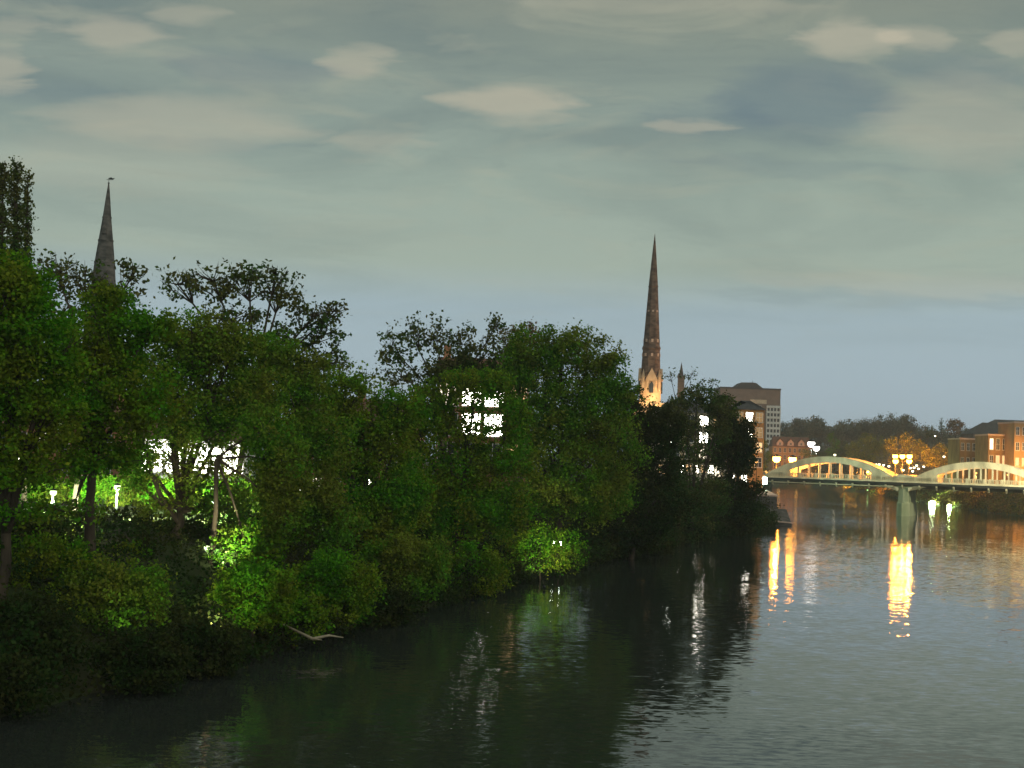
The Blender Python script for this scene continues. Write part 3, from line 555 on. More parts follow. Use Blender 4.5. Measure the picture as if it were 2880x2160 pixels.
def arch(u0, u1, crown_z, v0, v1):
    c = (u0+u1)/2; a = (u1-u0)/2; e0 = zT+.55; n = 30; top = []; bot = []
    for i in range(n+1):
        t_ = -1+2*i/n; zt = e0+(crown_z-e0)*(1-abs(t_)**2.05); th = 1.35+.55*abs(t_)**2
        top.append((c+a*t_, zt)); bot.append((c+a*t_, max(zt-th, zT-.15)))
    mb = MB()
    for i in range(n):
        b0 = len(mb.v)
        for (x, zt), (x2, zb) in ((top[i], bot[i]), (top[i+1], bot[i+1])):
            mb.v += [(x, v0, zb), (x, v1, zb), (x, v1, zt), (x, v0, zt)]
        for k in range(4): mb.f.append((b0+k, b0+(k+1) % 4, b0+4+(k+1) % 4, b0+4+k))
        if i == 0: mb.f.append((b0, b0+3, b0+2, b0+1))
        if i == n-1: mb.f.append((b0+4, b0+5, b0+6, b0+7))
    mb.build('arch_rib', M['concrete'], bridge)
    # thin capping strip on the crown of the rib
    mc = MB()
    for i in range(n):
        b0 = len(mc.v)
        for x, zt in (top[i], top[i+1]): mc.v += [(x, v0-.06, zt+.003), (x, v1+.06, zt+.003), (x, v1+.06, zt+.12), (x, v0-.06, zt+.12)]
        for k in range(4): mc.f.append((b0+k, b0+(k+1) % 4, b0+4+(k+1) % 4, b0+4+k))
    mc.build('arch_cap', M['concrete'], bridge)
    # solid haunch panels at both ends, then hangers
    def zbot(u):
        t_ = abs((u-c)/a); return e0+(crown_z-e0)*(1-t_**2.05)-(1.35+.55*t_**2)
    for sgn in (-1, 1):
        us = [c+sgn*a*q_ for q_ in np.linspace(.62, .97, 10)]
        pts = [(u_, max(zbot(u_)+.1, zT+.05)) for u_ in us]; poly = [(us[0], zT+.03)]+pts+[(us[-1], zT+.03)]
        if sgn < 0: poly = poly[::-1]
        MB().prism(poly, v0+.12, v1-.12).build('haunch_panel', M['concrete'], bridge)
    nh = 7; me_ = None
    for i in range(-3, 4):
        u_ = c+i*a*.165
        MB().box(u_-.17, u_+.17, v0+.15, v1-.15, zT+.02, zbot(u_)+.15).build('hanger', M['concrete'], bridge)
cA = bz(2330, 1285); cB = bz(2752, 1300)
for v0, v1 in ((.25, 1.15), (WD-1.15, WD-.25)):
    arch(uA0, uA1, cA, v0, v1); arch(uB0, uB1, cB, v0, v1)
# crown cross braces
# parapet: posts, rails and balusters
pu = np.arange(-14, span+20, 3.75); zp = zT+1.12
post = MB().box(-.2, .2, -.2, .08, .025, 1.25).mesh('parapet_post', M['concrete'])
rail = MB().box(.2, 3.55, -.16, .05, .98, 1.12).box(.2, 3.55, -.14, .03, .025, .2).mesh('parapet_rail', M['concrete'])
bal = MB()
for i in range(9): bal.box(.35+i*.37, .5+i*.37, -.12, .0, .205, .975)
balm = bal.mesh('balusters', M['concrete'])
fl = MB().prism([(-.18, 0), (.18, 0), (.18, -.9), (.1, -1.15), (-.1, -1.15), (-.18, -.9)], -.55, 0.0)
brk = MB(); brk.v = [(-.16, -.36, 0), (.16, -.36, 0), (.16, .5, 0), (-.16, .5, 0), (-.16, -.34, -.35), (.16, -.34, -.35), (.16, .5, -1.05), (-.16, .5, -1.05)]
brk.f = [(0, 1, 2, 3), (4, 7, 6, 5), (0, 4, 5, 1), (1, 5, 6, 2), (2, 6, 7, 3), (3, 7, 4, 0)]
brkm = brk.mesh('bracket', M['concrete'])
for u_ in pu:
    put(post, 'parapet_post', bridge, (u_, 0, zT)); put(rail, 'parapet_rail', bridge, (u_, 0, zT)); put(balm, 'balusters', bridge, (u_, 0, zT))
    put(brkm, 'bracket', bridge, (u_+.9, 0, zU-.004))
    MB().box(u_+.78, u_+1.02, .5, WD-.5, zU-.55, zU+.246).build('cross_beam', M['concrete_dark'], bridge)
    put(post, 'parapet_post', bridge, (u_, WD+.1, zT)); put(rail, 'parapet_rail', bridge, (u_, WD+.1, zT))
MB().box(uA0, uB1, 1.3, 1.9, zU-.75, zU+.245).box(uA0, uB1, WD-1.9, WD-1.3, zU-.75, zU+.245).build('main_girder', M['concrete_dark'], bridge)
# service pipe hung under the near edge
MB().tube([(-14, -.1, zU-.45), (uP-3, -.1, zU-.45)], [.12, .12], 8).build('service_pipe', M['concrete'], bridge)
# pylons where the arches meet the pier
for v0, v1 in ((-.05, 1.35), (WD-1.35, WD+.05)):
    MB().box(uA1-.6, uB0+.6, v0+.05, v1-.05, zT+.03, zT+1.35).build('pier_block', M['concrete'], bridge)
    MB().box(uA1+.2, uB0-.2, v0-.05, v1+.05, zT+1.353, zT+1.6).build('pier_cap', M['concrete'], bridge)
# river pier with cutwater
pw = 2.1
mb = MB()
for z0, z1, w0, w1, e0, e1 in ((-3, 2.9, 1.55, 1.35, 2.0, 1.7), (2.9, 3.3, 1.35, 1.1, 1.7, .5), (3.3, zU-.95, 1.1, 1.0, .35, .3)):
    b0 = len(mb.v)
    for z, w, e in ((z0, w0, e0), (z1, w1, e1)):
        mb.v += [(-w, 0, z), (0, -e, z), (w, 0, z), (w, WD, z), (0, WD+e, z), (-w, WD, z)]
    mb.f += [(b0+i, b0+(i+1) % 6, b0+6+(i+1) % 6, b0+6+i) for i in range(6)]+[tuple(b0+6+i for i in range(6))]
mb.build('river_pier', M['concrete_pier'], bridge, (uP, 0, 0))
MB().prism([(-1.0, zU-.95), (1.0, zU-.95), (2.4, zU-.3), (-2.4, zU-.3)], .3, WD-.3).build('pier_crosshead', M['concrete_pier'], bridge, (uP, 0, 0))
for sg_ in (-1, 1):
    pl = [(2.4*sg_, 0), (1.1*sg_, -1.2), (1.1*sg_, -.3), (5.2*sg_, -.02)]
    MB().prism(pl if sg_ < 0 else pl[::-1], .1, .6).build('pier_strut', M['concrete'], bridge, (uP, -.5, zU-.25))
for u_, s_ in ((uA0-1.5, -1), (uB1+1.5, 1)):
    lo_, hi_ = (u_-9, u_) if s_ < 0 else (u_, u_+9)
    MB().box(lo_, hi_, -.6, WD+.6, -3, zU-.8).build('abutment', M['stone'], bridge)
# approach road on the left
def flood(label, px, py, D, power, col, r=.3, base=None):
    p = W(px, py, D); z0 = gz(p.x, p.y) if base is None else base; h = p.z-z0
    rt = empty('floodlight', (p.x, p.y, z0), 0, label, 'floodlight', 'floodlights lighting the bridge')
    MB().lathe([(.12, -.3), (.08, h-r)], 8).build('pole', M['metal'], rt)
    MB().box(-r, r, -r*.4, r*.8, h-r, h+r).build('housing', M['metal'], rt); MB().box(-r*.85, r*.85, -r*.45, -r*.403, h-r*.85, h+r*.85).build('lens', M['bulb_white'], rt)
    point(rt, (0, -1.2, h+.1), col, power, .3)
street_lamp('added sodium lamp before the narrow brick building by the bridge', 2128, 1300, 277, 'bulb_dim', (1, .45, .1), 2600, .25, group='orange lamps on the far bank')  # lamp added to make the narrow building's front orange
flood('dazzling blue green floodlight under the left end of the bridge', 2146, 1352, 318, 9000, (.55, 1, .7), .9)
street_lamp('added tall lamp on the left bank shining on the left arch', 2118, 1262, 292, 'bulb_white', (1, .93, .68), 56000, .35, group='added tall lamps lighting the bridge')  # lamp added among the trees to brighten the bridge's near face
street_lamp('added unseen tall lamp on the right bank shining on the right arch', 3060, 1250, 296, 'bulb_white', (1, .93, .6), 46000, .35, group='added tall lamps lighting the bridge')  # another added lamp, out of view, for the right arch
# quay wall and landing slip at the end of the left bank
qa = W(2135, 1430, 262)
qw = empty('quay_wall', (47.5, 255, 0), math.atan2(62, 9)-math.pi/2, 'dark stone quay wall between the last tree and the bridge', 'wall')
MB().box(-3.2, .6, 0, 66, -2, 4.8).build('wall', M['stone_grey'], qw)
MB().box(-3.3, .75, -.1, 66, 4.803, 5.05).build('coping', M['band'], qw)
sp = empty('landing_slip', (42.6, 243, 0), math.atan2(62, 9)-math.pi/2, 'stone landing slip sloping into the water in front of the quay wall', 'slipway')
mb = MB(); mb.v = [(-4, -4, -1), (6.5, 6, -1), (6.5, 14, -1), (-4, 14, -1), (-4, -4, 1.3), (6.0, 6.3, .35), (5.5, 14, 2.6), (-4, 14, 3.2)]
mb.f = [(0, 3, 2, 1), (4, 5, 6, 7), (0, 1, 5, 4), (1, 2, 6, 5), (2, 3, 7, 6), (3, 0, 4, 7)]; mb.build('ramp', M['stone_grey'], sp)
mb = MB(); mb.v = [(-4.2, -4.25, 1.31), (6.2, 6.1, .36), (6.0, 6.7, .38), (-4.2, -3.6, 1.34), (-4.2, -4.25, 1.52), (6.2, 6.1, .57), (6.0, 6.7, .59), (-4.2, -3.6, 1.55)]
mb.f = [(0, 3, 2, 1), (4, 5, 6, 7), (0, 1, 5, 4), (1, 2, 6, 5), (2, 3, 7, 6), (3, 0, 4, 7)]; mb.build('kerb_stone', M['band'], sp)

# ------------------------------------------------------------------ buildings
WMESH = {}
def window(parent, u, z, w, h, glass, y=-.0, frame='frame'):
    k = (round(w, 2), round(h, 2), frame)
    if k not in WMESH:
        f = .09; mb = MB().box(-w/2-f, -w/2, -.07, 0, -f, h+f).box(w/2, w/2+f, -.07, 0, -f, h+f).box(-w/2, w/2, -.07, 0, h, h+f).box(-w/2-.15, w/2+.15, -.14, 0, -f-.12, -f).box(-.04, .04, -.05, 0, 0, h).box(-w/2, -.04, -.05, 0, h*.5-.03, h*.5+.03).box(.04, w/2, -.05, 0, h*.5-.03, h*.5+.03)
        WMESH[k] = mb.mesh('window', M[frame])
    o = put(WMESH[k], 'window', parent, (u, y-.003, z))
    kk = k+(glass,)
    if kk not in WMESH: WMESH[kk] = MB().box(-w/2, w/2, -.03, .0, 0, h).mesh('pane', M[glass])
    put(WMESH[kk], 'pane', o, (0, .0, 0)); return o
def building(name, label, xl, xr, ytop, D, depth, wall, roof=None, roofh=0, rows=0, cols=0, lit={}, ww=1.0, wh=1.5, group=None, storey=None, z0=None, cat='building', rz=0, default='glass', chim=0, frame='frame', offs=(0, 0)):
    xm = (xl+xr)/2; p = W(xm, hor(xm), D); w = (xr-xl)*D/F; zt = W(xm, ytop, D).z
    zb = gz(p.x, p.y+1)-.3 if z0 is None else z0; h = zt-zb
    root = empty(name, (p.x, p.y, zb), rz, label, cat, group)
    MB().box(-w/2, w/2, 0, depth, 0, h).build('wall', M[wall], root)
    if roof:
        e = .4
        if roof == 'flat': MB().box(-w/2-.15, w/2+.15, -.15, depth+.15, h+.003, h+.5).build('parapet', M[roofh or 'band'], root)
        else:
            mb = MB(); mb.v = [(-w/2-e, -e, h+.003), (w/2+e, -e, h+.003), (w/2+e, depth+e, h+.003), (-w/2-e, depth+e, h+.003), (-w/2-(e if roof != 'hip' else -depth*.4), depth/2, h+roofh), (w/2+(e if roof != 'hip' else -depth*.4), depth/2, h+roofh)]
            mb.f = [(0, 3, 2, 1), (0, 1, 5, 4), (2, 3, 4, 5), (1, 2, 5), (3, 0, 4)]; rf = mb.build('roof', M['slate' if 'slate' in name or roof == 'hip' else 'tile'], root)
            for i in range(chim):
                x = -w/2+.8+(w-1.6)*i/max(1, chim-1); MB().box(x-.45, x+.45, depth/2-.5, depth/2+.5, h+roofh*.6, h+roofh+1.5).build('chimney', M['brick'], rf)
    sh = storey or (h-1)/max(1, rows)
    for r in range(rows):
        for c_ in range(cols):
            u = -w/2+w*(c_+.5)/cols+offs[0]; z = h-sh*(r+1)+(sh-wh)*.5+offs[1]
            if z < .3: continue
            window(root, u, z, ww, wh, lit.get((r, c_), default), frame=frame)
    return root
B = building
# behind the left trees
b1 = B('park_pavilion', 'floodlit white pavilion seen through the forked tree', 398, 690, 1238, 150, 8, 'render', 'gable', 2.2, 1, 9, {(0, i): 'win_white' for i in range(9)}, .85, 2.6, storey=4.2)
for u in (-4, -1.3, 1.3, 4):
    fx = MB().box(-.15, .15, -.5, 0, 0, .12).build('wall_light', M['metal'], b1, (u, -.003, 4.6)); point(b1, (u, -1.6, 4.4), (1, .97, .85), 500, .5)
b2 = B('riverside_house', 'brick house with four dazzling windows seen through the leaves', 1225, 1480, 1068, 178, 9, 'brick', 'gable', 3, 3, 4, {(0, 1): 'win_white', (0, 2): 'win_white', (1, 1): 'win_white', (1, 2): 'win_white', (0, 0): 'win_mid', (1, 0): 'glass', (2, 3): 'win_warm', (0, 3): 'win_warm'}, 2.3, 2.7, storey=3.7, chim=2, offs=(0, -.1))
b3 = B('brick_terrace', 'long brick terrace glowing faintly behind the middle of the trees', 820, 1180, 1190, 170, 9, 'brick', 'gable', 3, 3, 7, {(1, 2): 'win_white', (0, 5): 'win_mid', (2, 4): 'win_white', (1, 6): 'win_warm', (2, 1): 'win_mid', (2, 0): 'win_white'}, 1.1, 1.6, storey=3, chim=3)
b3b = B('brick_terrace', 'brick terrace half hidden behind the leftmost trees', -150, 330, 1200, 165, 9, 'brick', 'gable', 3, 3, 8, {(0, 4): 'win_mid', (1, 3): 'win_white', (1, 6): 'win_white', (2, 5): 'win_mid', (2, 6): 'win_white', (2, 3): 'win_white', (2, 7): 'win_white'}, 1.1, 1.6, storey=3, chim=3)
b4 = B('quayside_building', 'cream quayside building with bright white windows behind the end trees', 1840, 2035, 1160, 268, 10, 'cream', 'hip', 2.5, 4, 5, {(0, 3): 'win_white', (1, 3): 'win_white', (2, 3): 'win_mid', (1, 0): 'win_dim', (3, 1): 'win_white', (3, 2): 'win_white', (3, 3): 'win_white', (2, 4): 'win_warm', (3, 4): 'win_mid', (0, 4): 'win_warm', (3, 0): 'win_warm'}, 1.5, 1.9, storey=3.1)
b5 = B('quayside_building', 'narrow orange brick building with two blazing windows by the bridge', 2062, 2146, 1152, 285, 10, 'brick_tan', 'hip', 2, 4, 3, {(0, 0): 'win_dim', (0, 1): 'win_white', (1, 1): 'win_white', (0, 2): 'win_dim', (1, 2): 'win_dim', (2, 2): 'win_warm', (3, 1): 'win_warm'}, 1.3, 1.8, storey=3.0)
# lit shop fronts on the quay
for k, (x0, x1, yt, l) in enumerate([(1905, 2010, 1302, 'row of lit shop fronts glowing low behind the end trees'), (2050, 2102, 1330, 'small lit kiosk low between the last tree and the quay')]):
    s_ = B('shop_front', l, x0, x1, yt, 262, 4, 'cream', 'flat', 'frame_dark', 1, 5 if k == 0 else 3, {(0, i): ('win_white' if i % 2 == 0 else 'win_warm') for i in range(5)}, .95, 1.4, storey=2.2)
# tower block
def tower_block():
    D = 850; k = D/F; p = W(2110, hor(2110), D); zb = gz(p.x, p.y)-.3
    root = empty('tower_block', (p.x, p.y, zb), 0, 'brown tower block with pale grid of balconies and stepped roof', 'building')
    X = lambda px: (px-2110)*k
    Zz = lambda px, py: W(px, py, D).z-zb
    zt = Zz(2150, 1096)
    MB().box(X(2020), X(2190), 0, 26, 0, zt).build('wall', M['brick_brown'], root)
    MB().box(X(2019), X(2191), -.3, 26.3, zt+.003, zt+.9).build('parapet', M['frame_dark'], root)
    MB().prism([(X(2062), zt+.9), (X(2142), zt+.9), (X(2122), zt+4.0), (X(2112), zt+4.2), (X(2080), zt+4.0)], 2, 20).build('plant_room', M['slate'], root)
    MB().lathe([(.15, zt+4), (.1, zt+5.6)], 6, X(2115), 6).build('mast', M['metal'], root)
    z1 = Zz(2170, 1141); x0 = X(2152); x1 = X(2189)
    for i in range(9):
        z = z1-i*3.2
        bl = MB().box(x0, x1, -1.2, -.003, z-1.3, z).build('balcony', M['render'], root)
        for j in range(4):
            xa = x0+(x1-x0)*j/4; xb = x0+(x1-x0)*(j+1)/4
            MB().box(xa+.45, xb-.45, -.05, -.004, z-3.1, z-1.4).build('pane', M['glass'], bl)
    for i in range(5):
        x = x0+i*(x1-x0)/4; MB().box(x-.3, x+.3, -1.25, -1.203, z1-28, z1+.02).build('balcony_post', M['render'], root)
    z2 = Zz(2130, 1124)
    MB().box(X(2105), X(2151), -.5, -.003, z2-2.4, z2).build('pale_panel', M['cream'], root)
    for i in range(9):
        for j in range(5):
            window(root, X(2036+j*24), z2-5.4-i*3.2, 2.2, 1.8, 'win_dim' if (i*3+j*5) % 7 == 0 else 'glass')
    return root
tower_block()
# house with three dormers
DH = 810
dh = B('dormer_house', 'orange lit house with three pink dormers in its dark roof', 2172, 2282, 1257, DH, 12, 'brick_tan', None, 0, 3, 8, {}, 1.2, 2.4, storey=4.0)
w = 110*DH/F; hh = W(2227, 1257, DH).z-dh.location.z
mb = MB(); mb.v = [(-w/2-.3, -.4, hh+.003), (w/2+.3, -.4, hh+.003), (w/2+.3, 12.4, hh+.003), (-w/2-.3, 12.4, hh+.003), (-w/2+.8, 5, hh+5.8), (w/2-.8, 5, hh+5.8)]
mb.f = [(0, 3, 2, 1), (0, 1, 5, 4), (2, 3, 4, 5), (1, 2, 5), (3, 0, 4)]; rf = mb.build('roof', M['tile'], dh)
for px in (2192, 2222, 2252):
    x = (px-2227)*DH/F; MB().prism([(x-1.8, hh+.6), (x+1.8, hh+.6), (x+1.8, hh+2.4), (x, hh+4.3), (x-1.8, hh+2.4)], -.15, 4.5).build('dormer_front', M['band'], rf)
    MB().prism([(x-2.1, hh+2.35), (x, hh+4.35), (x+2.1, hh+2.35), (x, hh+4.75)], -.4, 4.6).build('dormer_roof', M['tile'], rf)
    window(dh, x, hh+1.0, 1.1, 1.3, 'glass', y=-.16)
for px, py, lab in ((2190, 1338, 'low sodium lamp on the far bank below the dormer house'), (2240, 1336, 'low sodium lamp on the far bank right of the dormer house door')):
    street_lamp(lab, px, py, 775, 'bulb_dim', SOD, 26000, .9, group='orange lamps on the far bank')
for px, py, D_, pw, lab in ((2440, 1322, 690, 260000, 'added sodium lamp hidden behind the left arch foot, lighting the olive tree'), (2536, 1318, 588, 170000, 'added sodium lamp below the rusty tree behind the pier'), (2640, 1322, 575, 120000, 'added sodium lamp behind the rise of the right arch')):  # lamps added behind the arches to light the far trees orange
    street_lamp(lab, px, py, D_, 'bulb_dim', SOD, pw, .5, group='orange lamps on the far bank')
# riverside buildings at the right
rb = 'brown riverside buildings on the right'
B('riverside_mill', 'low tan riverside building with pale cornice, left of the brown group', 2698, 2777, 1237, 445, 12, 'brick_ochre', 'flat', 'band', 2, 5, {(0, 3): 'win_dim', (1, 3): 'win_mid'}, .8, 2.2, rb, storey=4.5)
B('riverside_mill', 'middle brown riverside building with tall yellow lit panels', 2778, 2850, 1226, 424, 12, 'brick_ochre', 'flat', 'band', 2, 4, {(1, 1): 'win_warm', (1, 2): 'win_warm', (0, 0): 'win_mid'}, 1.0, 3.2, rb, storey=5.0)
B('riverside_mill', 'tallest orange riverside building cut by the right edge', 2851, 2960, 1192, 416, 14, 'brick_tan', 'flat', 'band', 3, 6, {(2, 0): 'win_warm', (2, 1): 'win_warm', (1, 3): 'win_dim', (2, 2): 'win_mid'}, .9, 2.2, rb, storey=4.5)
B('dark_roofed_house', 'long dark roofed house above the low riverside building', 2735, 2862, 1222, 520, 14, 'brick_brown', 'hip', 4.5, 1, 8, {}, .9, 1.2)
B('dark_roofed_house', 'pale walled house on the skyline behind the brown buildings', 2775, 2935, 1205, 640, 14, 'cream', 'hip', 4.0, 1, 8, {}, .9, 1.2)
for px, py, lab, pw in ((2745, 1330, 'sodium lamp in front of the low riverside building', 14000), (2835, 1335, 'sodium lamp below the yellow panels at the right', 20000), (2905, 1300, 'sodium lamp beyond the right edge of the photo', 24000)):
    street_lamp(lab, px, py, 404, 'bulb_dim', (1, .5, .12), pw, .35, group='orange lamps on the right bank')

# ------------------------------------------------------------------ churches
def spire(prof_pts, D, x_at):
    pass
def church_left():
    D = 300; k = D/F; tip = W(306, 512, D); base = gz(tip.x, tip.y)
    root = empty('church_spire', (tip.x, tip.y, base), 0, 'slender grey church spire with a weather vane at the far left', 'church')
    z = lambda py: W(300, py, D).z-base
    MB().lathe([(4.0, z(1010)), (2.15, z(745)), (1.55, z(680)), (.92, z(615)), (.5, z(560)), (.12, z(516))], 8).build('spire', M['stone_grey'], root)
    for py, r in ((742, 2.16), (680, 1.6), (615, .96)):
        MB().lathe([(r, z(py)), (r+.05, z(py)+.3), (r-.08, z(py)+.5)], 8).build('string_course', M['stone_grey'], root)
    MB().box(-4.6, 4.6, -4.6, 4.6, -.5, z(1012)).build('tower', M['stone_grey'], root)
    wv = MB().lathe([(.05, z(516)), (.05, z(500))], 6).box(-.5, .9, -.03, .03, z(506), z(506)+.1).build('weather_vane', M['metal'], root)
    MB().prism([(.2, z(504)), (1.0, z(504)), (1.25, z(500)), (.8, z(501)), (.45, z(498)), (-.2, z(502))], -.04, .04).build('cockerel', M['metal'], wv)
    MB().lathe([(.05, z(517)), (.26, z(515)), (.05, z(512))], 8).build('finial', M['stone_grey'], root)
    for py, sx in ((660, 1), (742, -1)):
        MB().prism([(-.45, z(py)), (.45, z(py)), (.45, z(py)+1), (0, z(py)+1.9), (-.45, z(py)+1)], -1.75, -.9).build('lucarne', M['stone_grey'], root)
def church_right():
    D = 350; tip = W(1842, 655, D); base = gz(tip.x, tip.y)
    root = empty('church_spire', (tip.x, tip.y, base), 0, 'tall needle sharp brown church spire with lit gables at its foot', 'church')
    z = lambda py: W(1838, py, D).z-base
    MB().lathe([(2.55, z(1066)), (2.2, z(983)), (1.62, z(880)), (1.1, z(790)), (.42, z(700)), (.03, z(657))], 8).build('spire', M['stone'], root)
    for py, r, h_ in ((985, 2.33, .9), (808, 1.28, .35), (1050, 2.6, .4)):
        MB().lathe([(r-.08, z(py)), (r+.08, z(py)+h_*.4), (r-.06, z(py)+h_)], 8).build('string_course', M['stone'], root)
    for py, n, r in ((875, 8, 1.5), (960, 8, 2.02), (1000, 8, 2.28)):
        for i in range(n):
            an = 2*math.pi*i/n+math.pi/8*(0 if py == 960 else 1)*0+math.pi/2*3
            MB().box(-.26, .26, -.1, .12, 0, .75 if py != 875 else .45).build('stone_panel', M['band'], root, (math.cos(an)*r*.95, math.sin(an)*r*.95, z(py)-.3), (0, 0, an+math.pi/2))
    # belfry stage with gables on each face and corner pinnacles
    zt = z(1068); MB().lathe([(2.75, 0), (2.75, zt)], 8).build('tower', M['stone_light'], root)
    for i in range(4):
        an = i*math.pi/2
        MB().prism([(-1.35, zt-.4), (1.35, zt-.4), (1.35, zt+.1), (0, zt+2.75), (-1.35, zt+.1)], -2.95, -1.6).build('gable', M['stone_light'], root, None, (0, 0, an))
        ow = MB().prism([(-.5, zt-3.4), (.5, zt-3.4), (.5, zt-1.3), (0, zt-.5), (-.5, zt-1.3)], -2.98, -2.6).build('louvre_opening', M['glass'], root, None, (0, 0, an))
        a2 = an+math.pi/4
        MB().lathe([(.4, zt-3), (.4, zt+.4), (.5, zt+.45), (.03, zt+2.5)], 8, 2.75*math.cos(a2), 2.75*math.sin(a2)).build('pinnacle', M['stone_light'], root)
    MB().box(-4.5, 4.5, -4.5, 4.5, -.5, z(1135)).build('tower_base', M['stone_light'], root)
    # floodlights on the ledge below the belfry
    for x, y in ((-3.6, -5.2), (3.8, -4.8), (0.5, -5.6)):
        fl_ = MB().box(-.3, .3, -.2, .2, 0, .3).build('floodlight', M['metal'], root, (x, y+.9, z(1135)+.02))
        point(root, (x, y, z(1135)+1.0), (1, .62, .25), 900, .2)
church_left(); church_right()
D = 350; p = W(1917, 1020, D); b0_ = gz(p.x, p.y)
root = empty('pinnacle_turret', (p.x, p.y, b0_), 0, 'small dark pointed turret between the right spire and the tower block', 'turret')
z = lambda py: W(1915, py, D).z-b0_
MB().box(-.75, .75, -.75, .75, -.5, z(1060)).build('shaft', M['slate'], root)
MB().lathe([(.98, z(1063)), (.98, z(1058)), (.6, z(1055)), (.42, z(1045)), (.03, z(1019))], 8).build('cone', M['slate'], root)
for sx in (-.78, .78): MB().lathe([(.16, z(1062)), (.16, z(1056)), (.02, z(1050))], 6, sx, -.78).build('finial', M['slate'], root)

# ------------------------------------------------------------------ far bank planting
FG = 'far trees beyond the bridge'
def ft(label, px, D, lobes, mt, seed, size=.55, lai=2.6, **k): return tree('far_tree', label, px, D, lobes, M[mt], size, lai, seed, k.pop('group', FG), trunk_r=.3, twigs=3, **k)
ft('leafy green lit tree beside the bridge left end, under the tower block', 2150, 398, [(2148, 1255, 14, 20), (2160, 1285, 14, 22), (2145, 1310, 16, 18)], 'leaf_yellow', 101, .4)
ft('green lit tree just above the crown of the left arch', 2345, 800, [(2338, 1232, 12, 18), (2350, 1250, 14, 20), (2340, 1275, 20, 18)], 'leaf_green', 102)
ft('yellow lit bush between the white lamps and the left arch', 2270, 790, [(2265, 1272, 20, 12), (2282, 1285, 18, 12), (2290, 1310, 22, 18)], 'leaf_yellow', 103, .5)
ft('wide olive tree left of the orange lamps', 2440, 720, [(2400, 1262, 28, 26), (2440, 1248, 30, 34), (2475, 1258, 28, 28), (2420, 1290, 50, 22)], 'leaf_yellow', 104)
ft('rusty tree directly behind the orange lamps', 2535, 610, [(2510, 1252, 22, 24), (2550, 1240, 24, 26), (2585, 1258, 22, 24), (2540, 1285, 45, 26)], 'leaf_yellow', 105)
ft('olive tree between the orange lamps and the brown buildings', 2630, 600, [(2610, 1275, 26, 22), (2650, 1270, 26, 26), (2680, 1275, 22, 24), (2640, 1300, 50, 20)], 'leaf_yellow', 106)
ft('dark tree in front of the low riverside building', 2700, 470, [(2700, 1290, 22, 22), (2725, 1300, 20, 16)], 'leaf_dark', 107)
ft('dark bushy tree above the crown of the left arch, right of the green lit one', 2370, 810, [(2370, 1262, 26, 26), (2385, 1290, 40, 22), (2310, 1290, 40, 22)], 'leaf_dark', 112)
ft('bushy tree on the right bank under the right arch', 2620, 482, [(2570, 1375, 24, 14), (2610, 1380, 28, 16), (2650, 1388, 28, 18), (2590, 1365, 30, 10)], 'leaf_brown', 108)
ft('brown bushes along the right bank at the right edge', 2790, 405, [(2700, 1395, 38, 22), (2760, 1402, 44, 26), (2830, 1405, 46, 30), (2890, 1405, 44, 34), (2750, 1380, 60, 18), (2850, 1380, 60, 20)], 'leaf_brown', 109, .4, 3.2)
ft('bright green bush on the far bank left of the pier', 2502, 600, [(2500, 1380, 16, 12), (2488, 1386, 12, 8)], 'leaf_yellow', 110)
for i, (x, y, dd, lab) in enumerate([(2345, 1364, 738, 'green lit bush farthest left on the far bank under the left arch'), (2385, 1368, 700, 'green lit bush on the far bank under the middle of the left arch'), (2425, 1375, 668, 'green lit bush on the far bank under the right half of the left arch'), (2460, 1381, 640, 'green lit bush next to the bright green bush by the pier')]):
    ft(lab, x, dd, [(x, y, 22, 8), (x+10, y+3, 18, 7)], 'leaf_yellow', 113+i, .5)
for x, y, dd, lab in ((2440, 1378, 615, 'small green lamp on the far waterside left of the pier'), (2375, 1364, 672, 'small green lamp on the far waterside under the left arch')):
    street_lamp(lab, x, y, dd, 'bulb_green', (.5, 1, .3), 6000, .3, group='small green lamps on the far waterside', base=-.5)
HG = 'round topped trees on the grey wooded hill'
hl = [(2200, 1206, 26, 30, 'small round tree on the hill next to the tower block'), (2250, 1200, 34, 36, 'round tree on the hill above the dormer house'), (2298, 1196, 30, 38, 'second round hill tree from the tower block side, above the white lamps'),
      (2345, 1212, 26, 26, 'low hill tree in the dip of the wooded skyline'), (2385, 1206, 36, 34, 'broad hill tree right of the skyline dip'), (2440, 1202, 38, 36, 'broad hill tree left of the tallest hill trees'),
      (2492, 1196, 40, 42, 'tallest hill tree above the olive tree'), (2548, 1196, 32, 42, 'domed hill tree above the orange lamps'), (2600, 1222, 36, 30, 'low hill tree right of the domed one'),
      (2646, 1222, 34, 30, 'low hill tree below the thin conifer'), (2720, 1226, 34, 32, 'hill tree behind the low riverside building'), (2780, 1216, 40, 30, 'hill tree above the dark roofs'), (2850, 1212, 44, 30, 'hill tree above the tallest riverside building')]
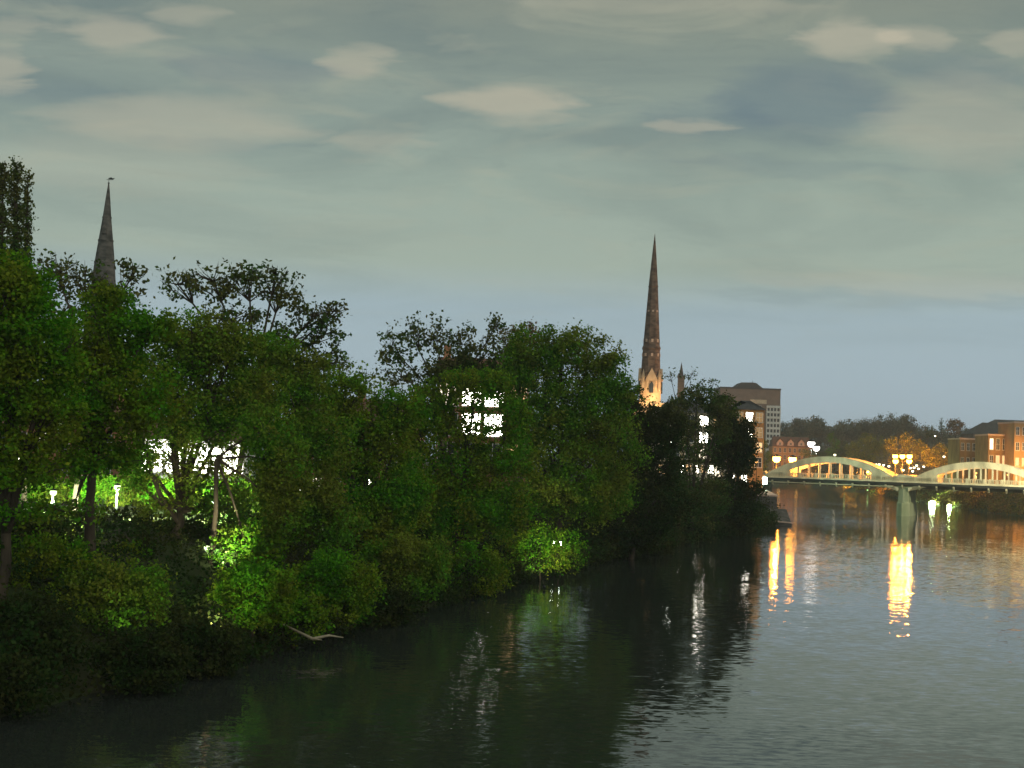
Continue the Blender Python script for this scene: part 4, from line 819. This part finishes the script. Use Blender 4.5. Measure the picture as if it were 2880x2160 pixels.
for i, (x, y, rx, ry, lab) in enumerate(hl):
    tree('hill_tree', lab, x, 900+8*(i % 3), [(x, y+4, rx, ry-4), (x-rx*.5, y+16, rx*.7, ry*.8), (x+rx*.5, y+18, rx*.7, ry*.8), (x, y+50, rx*1.1, 40)], M['leaf_hill'], 1.0, 4.6, 130+i, HG, trunk_r=.5, twigs=1, cl=.3)
tree('hill_tree', 'orange lit round tree high on the skyline at the right', 2686, 820, [(2678, 1192, 20, 20), (2698, 1196, 16, 18), (2684, 1210, 24, 16)], M['leaf_orange_lit'], .8, 3, 150, HG, trunk_r=.4, twigs=1, cl=.3)
for x, y, lab in ((2647, 1176, 'thin pointed conifer left of the orange skyline tree'), (2620, 1196, 'small pointed conifer, middle of the three'), (2608, 1198, 'small pointed conifer nearest the domed tree')):
    tree('conifer_tree', lab, x, 860, [(x, y+5, 1.6, 7), (x, y+15, 3, 9), (x, y+28, 4.5, 10)], M['leaf_dark'], .6, 3, 160+x, 'pointed conifers on the hill', trunk_r=.3, twigs=1, cl=.5)
# low woodland mass filling the far slope
g = np.random.default_rng(11); n = 1500
px_ = g.uniform(2150, 3050, n); Dd = g.uniform(620, 900, n); cs = []
for a, d in zip(px_, Dd):
    p = W(a, hor(a), d)
    if sdist([(p.x, p.y)])[0] < 6: continue
    cs.append((p.x, p.y, gz(p.x, p.y)+g.uniform(.5, 7)))
cs = np.array(cs); v, q = leaves(cs, np.full(len(cs), 4.2), np.full(len(cs), 45), 1.2, 12); NL[0] += len(q)
tag(put(npmesh('woodland', v, q, M['leaf_hill']), 'woodland'), 'grey mass of woodland covering the far hillside', 'woodland', kind='stuff')
hz_ = bpy.data.materials.new('evening_haze'); hz_.use_nodes = True; t = hz_.node_tree; t.nodes.clear()
o = t.nodes.new('ShaderNodeOutputMaterial'); pv = t.nodes.new('ShaderNodeVolumePrincipled'); pv.inputs['Color'].default_value = (.9, .93, .95, 1)
pv.inputs['Density'].default_value = HAZE; pv.inputs['Anisotropy'].default_value = .2; t.links.new(pv.outputs[0], o.inputs['Volume'])
tag(MB().box(-1600, 1800, -900, 2400, -4, 85).build('haze', hz_), 'thin evening haze over the river and town', 'haze', kind='stuff')
print('zT', zT, zU)
print('leaves', NL[0])
